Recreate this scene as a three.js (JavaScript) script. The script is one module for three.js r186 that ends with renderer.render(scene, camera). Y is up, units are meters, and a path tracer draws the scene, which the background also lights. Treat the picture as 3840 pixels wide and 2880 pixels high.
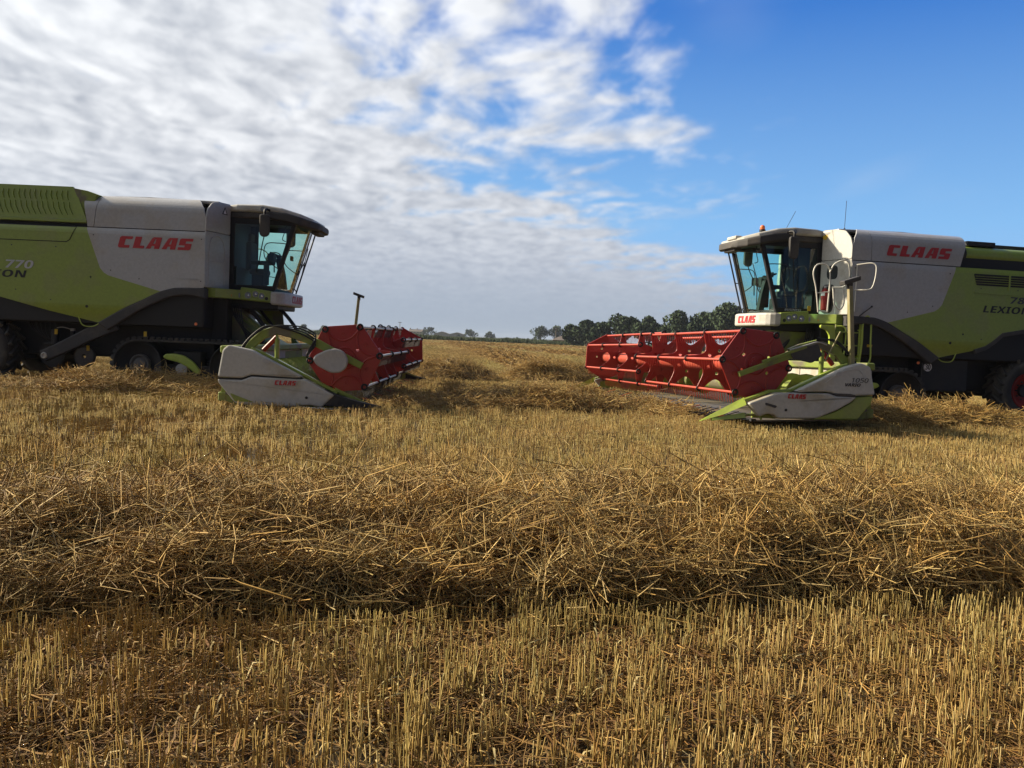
import * as THREE from 'three';
import { mergeGeometries } from 'three/addons/utils/BufferGeometryUtils.js';
import { RoundedBoxGeometry } from 'three/addons/geometries/RoundedBoxGeometry.js';
import { TextGeometry } from 'three/addons/geometries/TextGeometry.js';
import { FontLoader } from 'three/addons/loaders/FontLoader.js';
import { createNoise2D } from 'simplex-noise';

// ---------------------------------------------------------------- camera, sky, sun, exposure
const scene = new THREE.Scene();
const camera = new THREE.PerspectiveCamera(49.14, 4 / 3, 0.1, 6000);
camera.position.set(0, 1.55, 0);
camera.rotation.set(-Math.atan(170 / 3150), 0, 2.4 * Math.PI / 180);      // looking slightly down, the phone held a little askew
const renderer = new THREE.WebGLRenderer({ antialias: true });
renderer.setSize(1024, 768);
renderer.toneMapping = THREE.LinearToneMapping;
renderer.toneMappingExposure = 1.75;
renderer.shadowMap.enabled = true;
renderer.shadowMap.type = THREE.PCFSoftShadowMap;

const SUN = new THREE.Vector3(-0.86, 0.45, -0.20).normalize();            // low sun, out of frame to the left
const sun = new THREE.DirectionalLight(new THREE.Color().setRGB(1, 0.86, 0.64), 5);
sun.position.copy(SUN).multiplyScalar(60).add(new THREE.Vector3(0, 0, -18));
sun.target.position.set(0, 0, -18);
sun.castShadow = true; sun.shadow.radius = 3.5;
sun.shadow.mapSize.set(4096, 4096);
Object.assign(sun.shadow.camera, { left: -30, right: 30, top: 30, bottom: -30, near: 1, far: 140 });
scene.add(sun, sun.target);

function rng(seed) { let s = seed | 0; return () => { s = (s + 0x6d2b79f5) | 0; let t = Math.imul(s ^ (s >>> 15), 1 | s); t = (t + Math.imul(t ^ (t >>> 7), 61 | t)) ^ t; return ((t ^ (t >>> 14)) >>> 0) / 4294967296; }; }
const clamp = (x, a = 0, b = 1) => Math.min(b, Math.max(a, x)), mix = (a, b, t) => a + (b - a) * t;
const smooth = (a, b, x) => { const t = clamp((x - a) / (b - a)); return t * t * (3 - 2 * t); };
const mix3 = (a, b, t) => [mix(a[0], b[0], t), mix(a[1], b[1], t), mix(a[2], b[2], t)];

// broken altocumulus sheet over the left, clear blue to the right
function makeSky() {
  const W = 3072, H = 1536, data = new Float32Array(W * H * 4);
  const n2 = createNoise2D(rng(11)), m2 = createNoise2D(rng(12)), w2 = createNoise2D(rng(13));
  const fbm = (f, x, y, o, g = 0.5) => { let a = 1, s = 0, t = 0; for (let i = 0; i < o; i++) { s += a * f(x, y); t += a; x = x * 2.03 + 5.1; y = y * 2.03 - 3.7; a *= g; } return s / t; };
  const edgeAt = (f) => f < 4.8 ? 0.22 : 0.22 + (f - 4.8) * 0.55;              // where the sheet ends, seen on the cloud plane
  for (let j = 0; j < H; j++) {
    const el = ((j + 0.5) / H - 0.5) * Math.PI, y = Math.sin(el), ce = Math.cos(el);
    for (let i = 0; i < W; i++) {
      const ph = ((i + 0.5) / W - 0.5) * 2 * Math.PI, x = ce * Math.cos(ph), z = ce * Math.sin(ph), o = (j * W + i) * 4;
      let c;
      if (y <= 0) c = [0.10, 0.08, 0.05];
      else {
        const deg = el * 180 / Math.PI, cosS = x * SUN.x + y * SUN.y + z * SUN.z, ang = Math.acos(clamp(cosS, -1, 1)) * 180 / Math.PI;
        let blue = deg < 8 ? mix3([0.40, 0.60, 0.88], [0.25, 0.52, 0.89], deg / 8) : deg < 21 ? mix3([0.25, 0.52, 0.89], [0.055, 0.215, 0.65], (deg - 8) / 13) : mix3([0.055, 0.215, 0.65], [0.018, 0.075, 0.30], smooth(21, 60, deg));
        const back = smooth(-0.25, 0.6, z * 0.85 + x * 0.5);            // unseen sky behind, darkened to deepen the shade on the machine flanks
        blue = mix3(blue, [0.016, 0.032, 0.072], back * 0.95);
        const near = Math.exp(-((ang / 26) ** 2)), wide = Math.exp(-((ang / 50) ** 2));
        blue = mix3(blue, [0.62, 0.72, 0.85], near * 0.7);
        const yy = y + 0.025, px = x / yy, pz = -z / yy;                      // on the cloud plane: px to the right, pz ahead
        const wx = w2(px * 1.1, pz * 1.1) * 0.07, wz = w2(px * 1.1 + 9, pz * 1.1 - 4) * 0.07, qx = px + wx, qz = pz + wz;
        const big = fbm(m2, qx * 0.5 + 3, qz * 0.5, 3), fleece = (a, b) => fbm(n2, (a * 0.97 + b * 0.22) * 3.1, (-a * 0.22 + b * 0.97) * 1.7, 5, 0.54) + 0.35 * m2(a * 1.2 + 30, b * 0.8);
        const d0 = fleece(qx, qz), d1 = fleece(qx - 0.07, qz + 0.05);
        const edge = edgeAt(pz) + (pz < 0 ? pz * 0.3 : 0), ins = (edge - px) / (0.6 + 0.11 * Math.max(0, pz)) + big * 0.8;
        const cover = smooth(-0.8, 1.7, ins);
        let a = smooth(-0.15, 0.75, d0 * 0.62 + cover * 1.3 - 0.2) * smooth(-1.3, 0.5, ins);
        a = Math.max(a, 0.80 * smooth(0.5, 2.4, ins));
        a = Math.max(a, smooth(0.2, 0.9, fbm(m2, px * 0.5 + 20, pz * 0.16, 4)) * 0.16 * smooth(-3.2, -0.4, ins));
        const thick = smooth(-0.65, 0.75, d0 + (cover - 0.55) * 0.25), side = clamp((d0 - d1) * 0.9, -0.5, 0.5);
        const lum = clamp(0.60 - 0.30 * thick + side * 0.5 + big * 0.12 + 0.10 * (1 - cover));
        let cl = mix3([0.36, 0.395, 0.47], [0.88, 0.90, 0.94], clamp(lum * 1.35));
        const lit = near * 1.1 + wide * 0.32 + 0.12 * smooth(10, 24, deg) - 0.04;
        cl = [cl[0] * (1 + lit), cl[1] * (1 + lit), cl[2] * (1 + lit * 0.9)];
        const low = 1 - smooth(1.5, 13, deg);                                // far cloud seen through more air
        cl = mix3(cl, [0.42, 0.48, 0.59], low * 0.75);
        cl = mix3(cl, [0.14, 0.14, 0.15], back * 0.9);
        c = mix3(blue, cl, a);
        const veil = (1 - smooth(0.3, 6, deg)) * 0.85;
        c = mix3(c, mix3([0.37, 0.44, 0.54], [0.06, 0.075, 0.10], back), veil * (0.3 + 0.7 * smooth(-4, 1, ins)));
        c = [c[0] / 1.75, c[1] / 1.75, c[2] / 1.75];
      }
      data[o] = c[0]; data[o + 1] = c[1]; data[o + 2] = c[2]; data[o + 3] = 1;
    }
  }
  const t = new THREE.DataTexture(data, W, H, THREE.RGBAFormat, THREE.FloatType);
  t.mapping = THREE.EquirectangularReflectionMapping; t.magFilter = THREE.LinearFilter; t.minFilter = THREE.LinearFilter; t.needsUpdate = true;
  return t;
}
scene.background = makeSky();
scene.environment = scene.background;

// ---------------------------------------------------------------- materials
function tileNoise(size, cells, octaves, seed) {
  const out = new Float32Array(size * size); let amp = 1, tot = 0;
  for (let o = 0; o < octaves; o++) {
    const c = cells << o, r = rng(seed + o * 17), g = new Float32Array(c * c).map(() => r());
    for (let y = 0; y < size; y++) for (let x = 0; x < size; x++) {
      const fx = x / size * c, fy = y / size * c, ix = fx | 0, iy = fy | 0, tx = fx - ix, ty = fy - iy;
      const sx = tx * tx * (3 - 2 * tx), sy = ty * ty * (3 - 2 * ty), x1 = (ix + 1) % c, y1 = (iy + 1) % c;
      out[y * size + x] += amp * mix(mix(g[iy * c + ix], g[iy * c + x1], sx), mix(g[y1 * c + ix], g[y1 * c + x1], sx), sy);
    }
    tot += amp; amp *= 0.55;
  }
  return out.map((v) => v / tot);
}
const toS = (l) => Math.round(255 * clamp(l <= 0.0031308 ? l * 12.92 : 1.055 * l ** (1 / 2.4) - 0.055));
function dusty(base, dust, amount, { metres = 2.4, size = 256, seed = 1, cells = 5, grain = 0.1, fleck = 0 } = {}) {
  const a = tileNoise(size, cells, 5, seed), b = tileNoise(size, 64, 2, seed + 5), d = new Uint8Array(size * size * 4);
  for (let i = 0; i < size * size; i++) {
    const k = clamp(amount * (0.45 + 1.6 * smooth(0.42, 0.68, a[i])) + fleck * smooth(0.72, 0.85, b[i])), g = 1 + grain * (b[i] - 0.5) * 2;
    for (let c = 0; c < 3; c++) d[i * 4 + c] = toS(mix(base[c], dust[c], k) * g);
    d[i * 4 + 3] = 255;
  }
  const t = new THREE.DataTexture(d, size, size); t.colorSpace = THREE.SRGBColorSpace; t.wrapS = t.wrapT = THREE.RepeatWrapping; t.magFilter = THREE.LinearFilter;
  t.repeat.set(1 / metres, 1 / metres); t.needsUpdate = true; return t;
}
const DUST = [0.34, 0.28, 0.19];
const paint = (base, amount, rough, o = {}) => new THREE.MeshPhysicalMaterial({ map: dusty(base, o.dust ?? DUST, amount, o), roughness: rough, metalness: o.metal ?? 0, clearcoat: o.coat ?? 0, clearcoatRoughness: 0.3 });
const flat = (r, g, b, rough = 0.6, metal = 0) => new THREE.MeshStandardMaterial({ color: new THREE.Color().setRGB(r, g, b), roughness: rough, metalness: metal });
const M = {
  grey: paint([0.37, 0.38, 0.40], 0.18, 0.42, { seed: 3, coat: 0.35 }),
  cream: paint([0.52, 0.52, 0.49], 0.32, 0.5, { seed: 5, cells: 3, metres: 1.7, dust: [0.30, 0.26, 0.19] }),
  skirt: paint([0.45, 0.46, 0.46], 0.38, 0.48, { seed: 6, cells: 3, metres: 2.2, dust: [0.30, 0.26, 0.17] }),
  green: paint([0.22, 0.30, 0.03], 0.14, 0.42, { seed: 7, coat: 0.35, dust: [0.22, 0.2, 0.11] }),
  greenDirtyShaded: paint([0.22, 0.30, 0.03], 0.6, 0.55, { seed: 8, dust: [0.14, 0.125, 0.075] }),  // same green, dulled by dirt and by shade mixed into the colour
  brightGreen: paint([0.36, 0.47, 0.05], 0.1, 0.45, { seed: 9 }),
  red: paint([0.31, 0.015, 0.012], 0.06, 0.38, { seed: 10, dust: [0.3, 0.12, 0.07] }),
  redTube: paint([0.46, 0.06, 0.035], 0.08, 0.45, { seed: 11 }),
  dark: paint([0.014, 0.015, 0.019], 0.10, 0.62, { seed: 12, dust: [0.06, 0.05, 0.04] }),
  visor: paint([0.03, 0.03, 0.032], 0.35, 0.7, { seed: 13, dust: [0.10, 0.085, 0.07] }),
  trim: paint([0.035, 0.036, 0.042], 0.3, 0.7, { seed: 14, dust: [0.09, 0.08, 0.07] }),
  black: flat(0.007, 0.007, 0.009, 0.6),
  rubber: paint([0.024, 0.024, 0.026], 0.25, 0.8, { seed: 15, dust: [0.13, 0.11, 0.08] }),
  steel: paint([0.45, 0.45, 0.44], 0.25, 0.45, { seed: 16, metal: 0.5 }),
  hubSteel: paint([0.1, 0.1, 0.1], 0.4, 0.6, { seed: 17, dust: [0.16, 0.14, 0.12] }),
  tableSteel: paint([0.11, 0.10, 0.09], 0.35, 0.5, { seed: 21, dust: [0.2, 0.15, 0.09], metal: 0.2 }),
  sheet: paint([0.47, 0.46, 0.42], 0.3, 0.5, { seed: 18, dust: [0.36, 0.29, 0.19] }),
  rail: paint([0.66, 0.66, 0.6], 0.2, 0.5, { seed: 19 }),
  orange: new THREE.MeshPhysicalMaterial({ color: new THREE.Color().setRGB(0.75, 0.16, 0.02), roughness: 0.25, clearcoat: 0.6 }),
  yellow: flat(0.55, 0.36, 0.02, 0.6),
  lens: new THREE.MeshPhysicalMaterial({ color: new THREE.Color().setRGB(0.82, 0.83, 0.83), roughness: 0.12, metalness: 0.85, clearcoat: 1 }),
  lensDull: new THREE.MeshPhysicalMaterial({ color: new THREE.Color().setRGB(0.16, 0.16, 0.155), roughness: 0.25, clearcoat: 1 }),
  letterRed: flat(0.40, 0.025, 0.03, 0.5),
  letterGrey: flat(0.42, 0.44, 0.46, 0.5), letterDark: flat(0.045, 0.05, 0.055, 0.5), letterBlack: flat(0.01, 0.01, 0.012, 0.5), letterWhite: flat(0.75, 0.76, 0.78, 0.5),
  mast: paint([0.20, 0.19, 0.06], 0.35, 0.55, { seed: 20 }),
  glass: new THREE.MeshPhysicalMaterial({ color: new THREE.Color().setRGB(0.66, 0.90, 0.84), roughness: 0.02, transmission: 1, thickness: 0, ior: 1.45 }),
  seat: flat(0.03, 0.03, 0.034, 0.85),
};

// ---------------------------------------------------------------- geometry helpers (metres; x ahead, y up, z to the machine's right)
const V = (x, y, z) => new THREE.Vector3(x, y, z);
function box(x0, x1, y0, y1, z0, z1, r = 0.012) {
  const w = Math.abs(x1 - x0), h = Math.abs(y1 - y0), d = Math.abs(z1 - z0), rr = Math.min(r, w * 0.45, h * 0.45, d * 0.45);
  return new RoundedBoxGeometry(w, h, d, 1, rr).translate((x0 + x1) / 2, (y0 + y1) / 2, (z0 + z1) / 2);
}
function shapeOf(pts, holes = []) {
  const s = new THREE.Shape(pts.map((p) => new THREE.Vector2(p[0], p[1])));
  for (const h of holes) s.holes.push(new THREE.Path(h.map((p) => new THREE.Vector2(p[0], p[1]))));
  return s;
}
function ext(pts, z0, z1, bev = 0.01, holes = []) {                          // a plate cut to an outline in x-y, z0 to z1
  const a = Math.min(z0, z1), d = Math.abs(z1 - z0), b = Math.min(bev, d * 0.45);
  return new THREE.ExtrudeGeometry(shapeOf(pts, holes), { depth: d - 2 * b, bevelEnabled: b > 0, bevelThickness: b, bevelSize: b, bevelOffset: -b, bevelSegments: 2, curveSegments: 10 }).translate(0, 0, a + b);
}
function extY(pts, y0, y1, bev = 0.01) { return ext(pts.map(([x, z]) => [x, -z]), y0, y1, bev).rotateX(-Math.PI / 2); }   // outline in x-z
function extX(pts, x0, x1, bev = 0.01) { return ext(pts.map(([z, y]) => [-z, y]), x0, x1, bev).rotateY(Math.PI / 2); }    // outline in z-y
function rod(a, b, r, seg = 10, r2 = r) {
  const d = b.clone().sub(a), g = new THREE.CylinderGeometry(r2, r, d.length(), seg);
  g.applyQuaternion(new THREE.Quaternion().setFromUnitVectors(V(0, 1, 0), d.clone().normalize()));
  return g.translate((a.x + b.x) / 2, (a.y + b.y) / 2, (a.z + b.z) / 2);
}
const cylZ = (x, y, z0, z1, r, seg = 24) => rod(V(x, y, z0), V(x, y, z1), r, seg);
function tube(pts, r, seg = 6, per = 6, closed = false) { return new THREE.TubeGeometry(new THREE.CatmullRomCurve3(pts.map((p) => V(...p)), closed, 'centripetal'), Math.max(4, pts.length * per), r, seg, closed); }
function disc(x, y, z, r, th, ax = 'z', seg = 24) { const g = new THREE.CylinderGeometry(r, r, th, seg); if (ax === 'z') g.rotateX(Math.PI / 2); if (ax === 'x') g.rotateZ(Math.PI / 2); return g.translate(x, y, z); }
function lathe(prof, x, y, z, seg = 40) { return new THREE.LatheGeometry(prof.map(([r, h]) => new THREE.Vector2(r, h)), seg).rotateX(Math.PI / 2).translate(x, y, z); }   // axis along z
function round(pts, r, n = 4) {                                              // an outline with rounded corners
  const out = [];
  pts.forEach((p, i) => {
    const a = pts[(i + pts.length - 1) % pts.length], b = pts[(i + 1) % pts.length];
    const da = Math.hypot(a[0] - p[0], a[1] - p[1]), db = Math.hypot(b[0] - p[0], b[1] - p[1]), k = Math.min(r, da * 0.45, db * 0.45);
    const A = [mix(p[0], a[0], k / da), mix(p[1], a[1], k / da)], B = [mix(p[0], b[0], k / db), mix(p[1], b[1], k / db)];
    for (let j = 0; j <= n; j++) { const t = j / n; out.push([(1 - t) ** 2 * A[0] + 2 * t * (1 - t) * p[0] + t * t * B[0], (1 - t) ** 2 * A[1] + 2 * t * (1 - t) * p[1] + t * t * B[1]]); }
  });
  return out;
}
function beam(line, half, z0, z1, bev = 0.012) {                             // a bar of constant depth along a bent line in x-y
  const up = [], dn = [];
  line.forEach((p, i) => {
    const a = line[Math.max(0, i - 1)], b = line[Math.min(line.length - 1, i + 1)], l = Math.hypot(b[0] - a[0], b[1] - a[1]), nx = -(b[1] - a[1]) / l, ny = (b[0] - a[0]) / l, h = Array.isArray(half) ? half[i] : half;
    up.push([p[0] + nx * h, p[1] + ny * h]); dn.unshift([p[0] - nx * h, p[1] - ny * h]);
  });
  return ext([...up, ...dn], z0, z1, bev);
}
function spline(pts, n = 4) { return new THREE.SplineCurve(pts.map((p) => new THREE.Vector2(p[0], p[1]))).getPoints(pts.length * n).map((v) => [v.x, v.y]); }
function quadMesh(rows, closedRing = false, caps = false) {                  // rows of points joined into a skin
  const pos = [], n = rows[0].length, tri = (a, b, c) => pos.push(...a, ...b, ...c);
  for (let i = 0; i + 1 < rows.length; i++) for (let j = 0; j < (closedRing ? n : n - 1); j++) { const k = (j + 1) % n; tri(rows[i][j], rows[i + 1][j], rows[i + 1][k]); tri(rows[i][j], rows[i + 1][k], rows[i][k]); }
  if (caps) for (const [r, f] of [[rows[0], 1], [rows[rows.length - 1], 0]]) { const c = r.reduce((s, p) => [s[0] + p[0] / n, s[1] + p[1] / n, s[2] + p[2] / n], [0, 0, 0]); for (let j = 0; j < n; j++) { const k = (j + 1) % n; f ? tri(c, r[j], r[k]) : tri(c, r[k], r[j]); } }
  const g = new THREE.BufferGeometry(); g.setAttribute('position', new THREE.Float32BufferAttribute(pos, 3)); g.computeVertexNormals(); return g;
}
function loftX(secs, corner = 0.04) {                                        // rounded boxes strung along x: {x, w, y0, y1, dx (how far the middle bulges ahead)}
  const rows = secs.map((s) => {
    const w = s.w, h = (s.y1 - s.y0) / 2, cy = (s.y0 + s.y1) / 2, r = Math.min(corner, w * 0.9, h * 0.9), ring = [];
    for (const [sx, sy, a0] of [[1, 1, 0], [-1, 1, 90], [-1, -1, 180], [1, -1, 270]]) for (let k = 0; k <= 3; k++) { const a = (a0 + k * 30) * Math.PI / 180; ring.push([s.x, cy + sy * (h - r) + Math.sin(a) * r, (s.z ?? 0) + sx * (w - r) + Math.cos(a) * r]); }
    return ring;
  });
  return quadMesh(rows, true, true);
}
const at1 = (poly, y) => { for (let i = 0; i + 1 < poly.length; i++) { const [a, b] = [poly[i], poly[i + 1]]; if ((y >= a[1] && y <= b[1]) || (y <= a[1] && y >= b[1])) { const d = b[1] - a[1]; return Math.abs(d) < 1e-6 ? b[0] : a[0] + (b[0] - a[0]) * (y - a[1]) / d; } } return y < poly[0][1] ? poly[0][0] : poly[poly.length - 1][0]; };
function panel(L, R, prof, s, th = 0.03, cols = 8) {                         // a pressed side panel between two edges x(y), bent to a profile z(y)
  const lo = Math.max(L[0][1], R[0][1]), hi = Math.min(L[L.length - 1][1], R[R.length - 1][1]);
  const ys = new Set([lo, hi]); for (const e of [L, R]) for (const p of e) if (p[1] >= lo && p[1] <= hi) ys.add(p[1]);
  for (let y = Math.ceil(lo / 0.06) * 0.06; y < hi; y += 0.06) ys.add(y);
  const Y = [...ys].sort((a, b) => a - b).filter((y, i, a) => !i || y - a[i - 1] > 0.004);
  const skin = (off) => Y.map((y) => { const l = at1(L, y), r = at1(R, y); return Array.from({ length: cols + 1 }, (_, j) => [mix(l, r, j / cols), y, s * (prof(y) - off)]); });
  const f = skin(0), b = skin(th), rev = (rows) => rows.map((r) => [...r].reverse());
  const rim = [[...f.map((r) => r[0])], [...b.map((r) => r[0])]], rim2 = [[...f.map((r) => r[cols])], [...b.map((r) => r[cols])]];
  return mergeGeometries([s > 0 ? rev(f) : f, s > 0 ? b : rev(b), rim, rim2, [f[0], b[0]], [f[f.length - 1], b[b.length - 1]]].map((q) => quadMesh(q)));
}
function boxUV(g) {
  const p = g.attributes.position, n = g.attributes.normal, uv = new Float32Array(p.count * 2);
  for (let i = 0; i < p.count; i++) {
    const ax = Math.abs(n.getX(i)), ay = Math.abs(n.getY(i)), az = Math.abs(n.getZ(i));
    const [u, v] = az >= ax && az >= ay ? [p.getX(i), p.getY(i)] : ax >= ay ? [p.getZ(i) + 0.37, p.getY(i)] : [p.getX(i), p.getZ(i) + 0.71];
    uv[i * 2] = u; uv[i * 2 + 1] = v;
  }
  g.setAttribute('uv', new THREE.BufferAttribute(uv, 2)); return g;
}
let OX = 0;                                                                  // shift of the thing being built, so that its group stands at its own base
function merged(geos) {
  const list = (Array.isArray(geos) ? geos : [geos]).map((g) => { const q = g.index ? g.toNonIndexed() : g.clone(); for (const k of Object.keys(q.attributes)) if (k !== 'position' && k !== 'normal') q.deleteAttribute(k); return q; });
  return boxUV(list.length > 1 ? mergeGeometries(list) : list[0]);
}
function shadowed(m) { m.castShadow = true; m.receiveShadow = true; return m; }
function part(parent, name, geos, mat, label) {
  const g = merged(geos); if (OX) g.translate(-OX, 0, 0);
  const m = shadowed(new THREE.Mesh(g, mat)); m.name = name; if (label) m.userData.label = label;
  parent.add(m); return m;
}
const taken = {};
const numbered = (n) => { const k = taken[n] = (taken[n] ?? -1) + 1; return k ? `${n}_${String(k).padStart(3, '0')}` : n; };
function tag(o, label, category, group, kind) { Object.assign(o.userData, { label, category }); if (group) o.userData.group = group; if (kind) o.userData.kind = kind; return o; }
function thing(name, label, category, group) { const o = new THREE.Group(); o.name = numbered(name); scene.add(o); return tag(o, label, category, group); }
function structure(name, mesh, label) { mesh.name = numbered(name); mesh.userData.kind = 'structure'; if (label) mesh.userData.label = label; scene.add(mesh); return mesh; }

// lettering
const fonts = new FontLoader();
const bold = await fonts.loadAsync('fonts/droid/droid_sans_bold.typeface.json'), regular = await fonts.loadAsync('fonts/droid/droid_sans_regular.typeface.json');
const GLYPH = {
  C: [[[0.1, 0], [0.86, 0], [0.86, 0.24], [0.45, 0.24], [0.45, 0.76], [0.95, 0.76], [0.95, 1], [0.12, 1], [0, 0.9], [0, 0.12]], []],
  L: [[[0, 0], [0.84, 0], [0.84, 0.24], [0.5, 0.24], [0.5, 1], [0.02, 1]], []],
  A: [[[0, 0], [0.36, 0], [0.42, 0.24], [0.62, 0.24], [0.62, 0], [1.02, 0], [1.02, 1], [0.42, 1], [0.3, 0.9]], [[[0.47, 0.44], [0.62, 0.44], [0.62, 0.86], [0.56, 0.86]]]],
  S: [[[0, 0], [0.86, 0], [0.95, 0.1], [0.95, 0.56], [0.48, 0.56], [0.48, 0.76], [0.98, 0.76], [0.98, 1], [0.1, 1], [0, 0.9], [0, 0.4], [0.46, 0.4], [0.46, 0.24], [0, 0.24]], []],
};
function blockLetters(word, width, height, depth = 0.006) {                  // slanted block capitals, one geometry per letter
  const adv = { C: 1.13, L: 0.98, A: 1.2, S: 1.18 }, at = []; let total = 0; for (const ch of word) { at.push(total); total += adv[ch]; }
  const k = width / (total + 0.02);
  return [...word].map((ch, i) => {
    const sh = (pts) => pts.map(([x, y]) => [(x + at[i] + y * 0.22) * k, y * height]);
    const [o, h] = GLYPH[ch]; return ext(sh(o), 0, depth, 0.001, h.map(sh));
  });
}
function words(text, width, height, { font = bold, slant = 0.2, depth = 0.005 } = {}) {
  const g = new TextGeometry(text, { font, size: 1, depth: 0.01, curveSegments: 5, bevelEnabled: false }); g.computeBoundingBox();
  const b = g.boundingBox; g.translate(-b.min.x, -b.min.y, 0).scale(width / (b.max.x - b.min.x), height / (b.max.y - b.min.y), depth / 0.01);
  g.applyMatrix4(new THREE.Matrix4().set(1, slant, 0, 0, 0, 1, 0, 0, 0, 0, 1, 0, 0, 0, 0, 1)); return g;
}
const place = (g, s, x, y, z) => (s > 0 ? g : g.rotateY(Math.PI)).translate(x, y, s * z);   // reads from left to right on the side s, starting at x
// ---------------------------------------------------------------- cutting header: a wide table with a reel, carried ahead of the harvester
// cfg: near (+1 or -1: the end that faces the road), phase of the reel, raised (reel lift), lit (sheet colour), logos
function makeHeader(cfg) {
  const h = thing('cutting_header', cfg.label, 'header', 'cutting headers of the two harvesters');
  OX = 4.8;
  const N = cfg.near, HALF = 5.3;
  // back wall, beams, table
  part(h, 'top_beam', [box(3.72, 3.9, 1.06, 1.2, -HALF, HALF, 0.03)], M.greenDirtyShaded);
  for (let k = 0; k < 8; k++) {
    const z0 = -HALF + k * HALF / 4 + 0.015, z1 = z0 + HALF / 4 - 0.03;
    if (k === 3 || k === 4) continue;
    part(h, 'back_panel', [box(3.80, 3.84, 0.32, 0.70, z0, z1, 0.008), box(3.78, 3.81, 0.72, 1.06, z0, z1, 0.008), ...[0.2, 0.5, 0.8].map((t) => disc(3.845, 0.67, mix(z0, z1, t), 0.012, 0.012, 'x', 8))], M.sheet);
  }
  part(h, 'centre_panel', [box(3.76, 3.8, 0.86, 1.07, -1.32, 1.32, 0.008)], M.sheet);
  part(h, 'lower_beam', [box(3.7, 3.86, 0.16, 0.34, -HALF, HALF, 0.03)], M.greenDirtyShaded);
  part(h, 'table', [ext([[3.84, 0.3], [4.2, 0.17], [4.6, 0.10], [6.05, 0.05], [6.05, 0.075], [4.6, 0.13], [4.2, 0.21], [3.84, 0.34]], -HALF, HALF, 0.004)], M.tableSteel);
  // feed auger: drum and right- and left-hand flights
  part(h, 'auger_drum', cylZ(4.42, 0.60, -5.15, 5.15, 0.2, 20), M.greenDirtyShaded);
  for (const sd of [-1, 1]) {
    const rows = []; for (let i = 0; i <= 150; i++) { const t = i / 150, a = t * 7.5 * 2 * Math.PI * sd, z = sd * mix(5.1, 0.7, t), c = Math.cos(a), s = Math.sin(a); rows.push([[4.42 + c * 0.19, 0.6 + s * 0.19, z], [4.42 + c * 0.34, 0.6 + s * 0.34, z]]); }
    part(h, 'auger_flight', quadMesh(rows), M.greenDirtyShaded);
  }
  // knife bar, guard fingers and crop lifters
  part(h, 'knife_bar', box(6.02, 6.12, 0.05, 0.10, -HALF, HALF, 0.008), M.dark);
  const fing = []; for (let z = -HALF + 0.1; z < HALF; z += 0.15) fing.push(new THREE.ConeGeometry(0.018, 0.17, 5).rotateZ(-Math.PI / 2).translate(6.19, 0.075, z));
  part(h, 'guard_fingers', fing, M.dark).userData.kind = 'stuff';
  for (let k = 0; k < 34; k++) { const z = -HALF + 0.22 + k * 0.318; part(h, 'crop_lifter', [tube([[6.05, 0.10, z], [6.3, 0.075, z], [6.55, 0.05, z]], 0.012, 5, 2), tube([[6.52, 0.052, z], [6.3, 0.14, z], [6.12, 0.19, z]], 0.010, 5, 2)], k % 5 === 2 ? M.red : M.dark); }
  // ends
  const UP = cfg.sideA ? [[3.74, 0.62], [3.82, 1.13], [3.92, 1.22], [4.37, 1.14], [4.54, 1.05], [5.3, 0.685], [5.16, 0.655], [4.36, 0.685], [4.18, 0.615]]
    : [[5.36, 0.63], [4.4, 1.11], [4.12, 1.19], [3.92, 1.13], [3.8, 0.61], [4.31, 0.58], [4.56, 0.60], [4.73, 0.64]];
  const LOW = cfg.sideA ? [[3.74, 0.585], [4.19, 0.585], [4.35, 0.655], [5.36, 0.64], [5.9, 0.37], [5.66, 0.13], [5.45, 0.17], [5.3, 0.15], [5.14, 0.12], [4.12, 0.13], [4.03, 0.2], [3.76, 0.52]]
    : [[6.26, 0.39], [5.72, 0.60], [4.72, 0.615], [4.56, 0.57], [4.17, 0.565], [4.27, 0.47], [4.55, 0.31], [4.95, 0.15], [5.68, 0.125], [5.76, 0.19], [5.9, 0.21], [6.05, 0.15]];
  for (const s of [N, -N]) {
    const z0 = s * 5.30, z1 = s * 5.48;
    part(h, 'end_panel', ext(round(UP, 0.05), z0, s * 5.47, 0.03), M.skirt);
    part(h, 'side_skirt', ext(round(LOW, 0.04), z0, z1, 0.03), M.skirt);
    if (cfg.sideA) {
      part(h, 'corner_insert', ext(round([[3.98, 0.34], [4.42, 0.185], [4.07, 0.185]], 0.03), s * 5.47, s * 5.49, 0.006), M.green);
      part(h, 'skirt_seam', [beam([[3.75, 0.6], [4.18, 0.6], [4.36, 0.67], [5.2, 0.652]], 0.012, s * 5.40, s * 5.462, 0.002)], M.black);
    } else {
      part(h, 'corner_insert', ext(round([[4.17, 0.56], [3.83, 0.59], [3.86, 0.45], [4.11, 0.15], [5.0, 0.13], [4.55, 0.29], [4.25, 0.46]], 0.03), s * 5.3, s * 5.45, 0.02), M.green);
      part(h, 'skirt_groove', ext([[4.72, 0.618], [4.56, 0.575], [4.2, 0.57], [4.2, 0.60], [4.3, 0.62]], s * 5.40, s * 5.478, 0.004), M.trim);
      part(h, 'pressed_line', tube([[4.0, 0.8, s * 5.472], [4.15, 1.06, s * 5.472], [4.55, 0.98, s * 5.472], [4.8, 0.8, s * 5.472]], 0.006, 5), M.skirt);
      part(h, 'slot', ext(round([[5.72, 0.36], [5.95, 0.415], [5.95, 0.37], [5.75, 0.32]], 0.02), s * 5.47, s * 5.488, 0.004), M.trim);
    }
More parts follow.
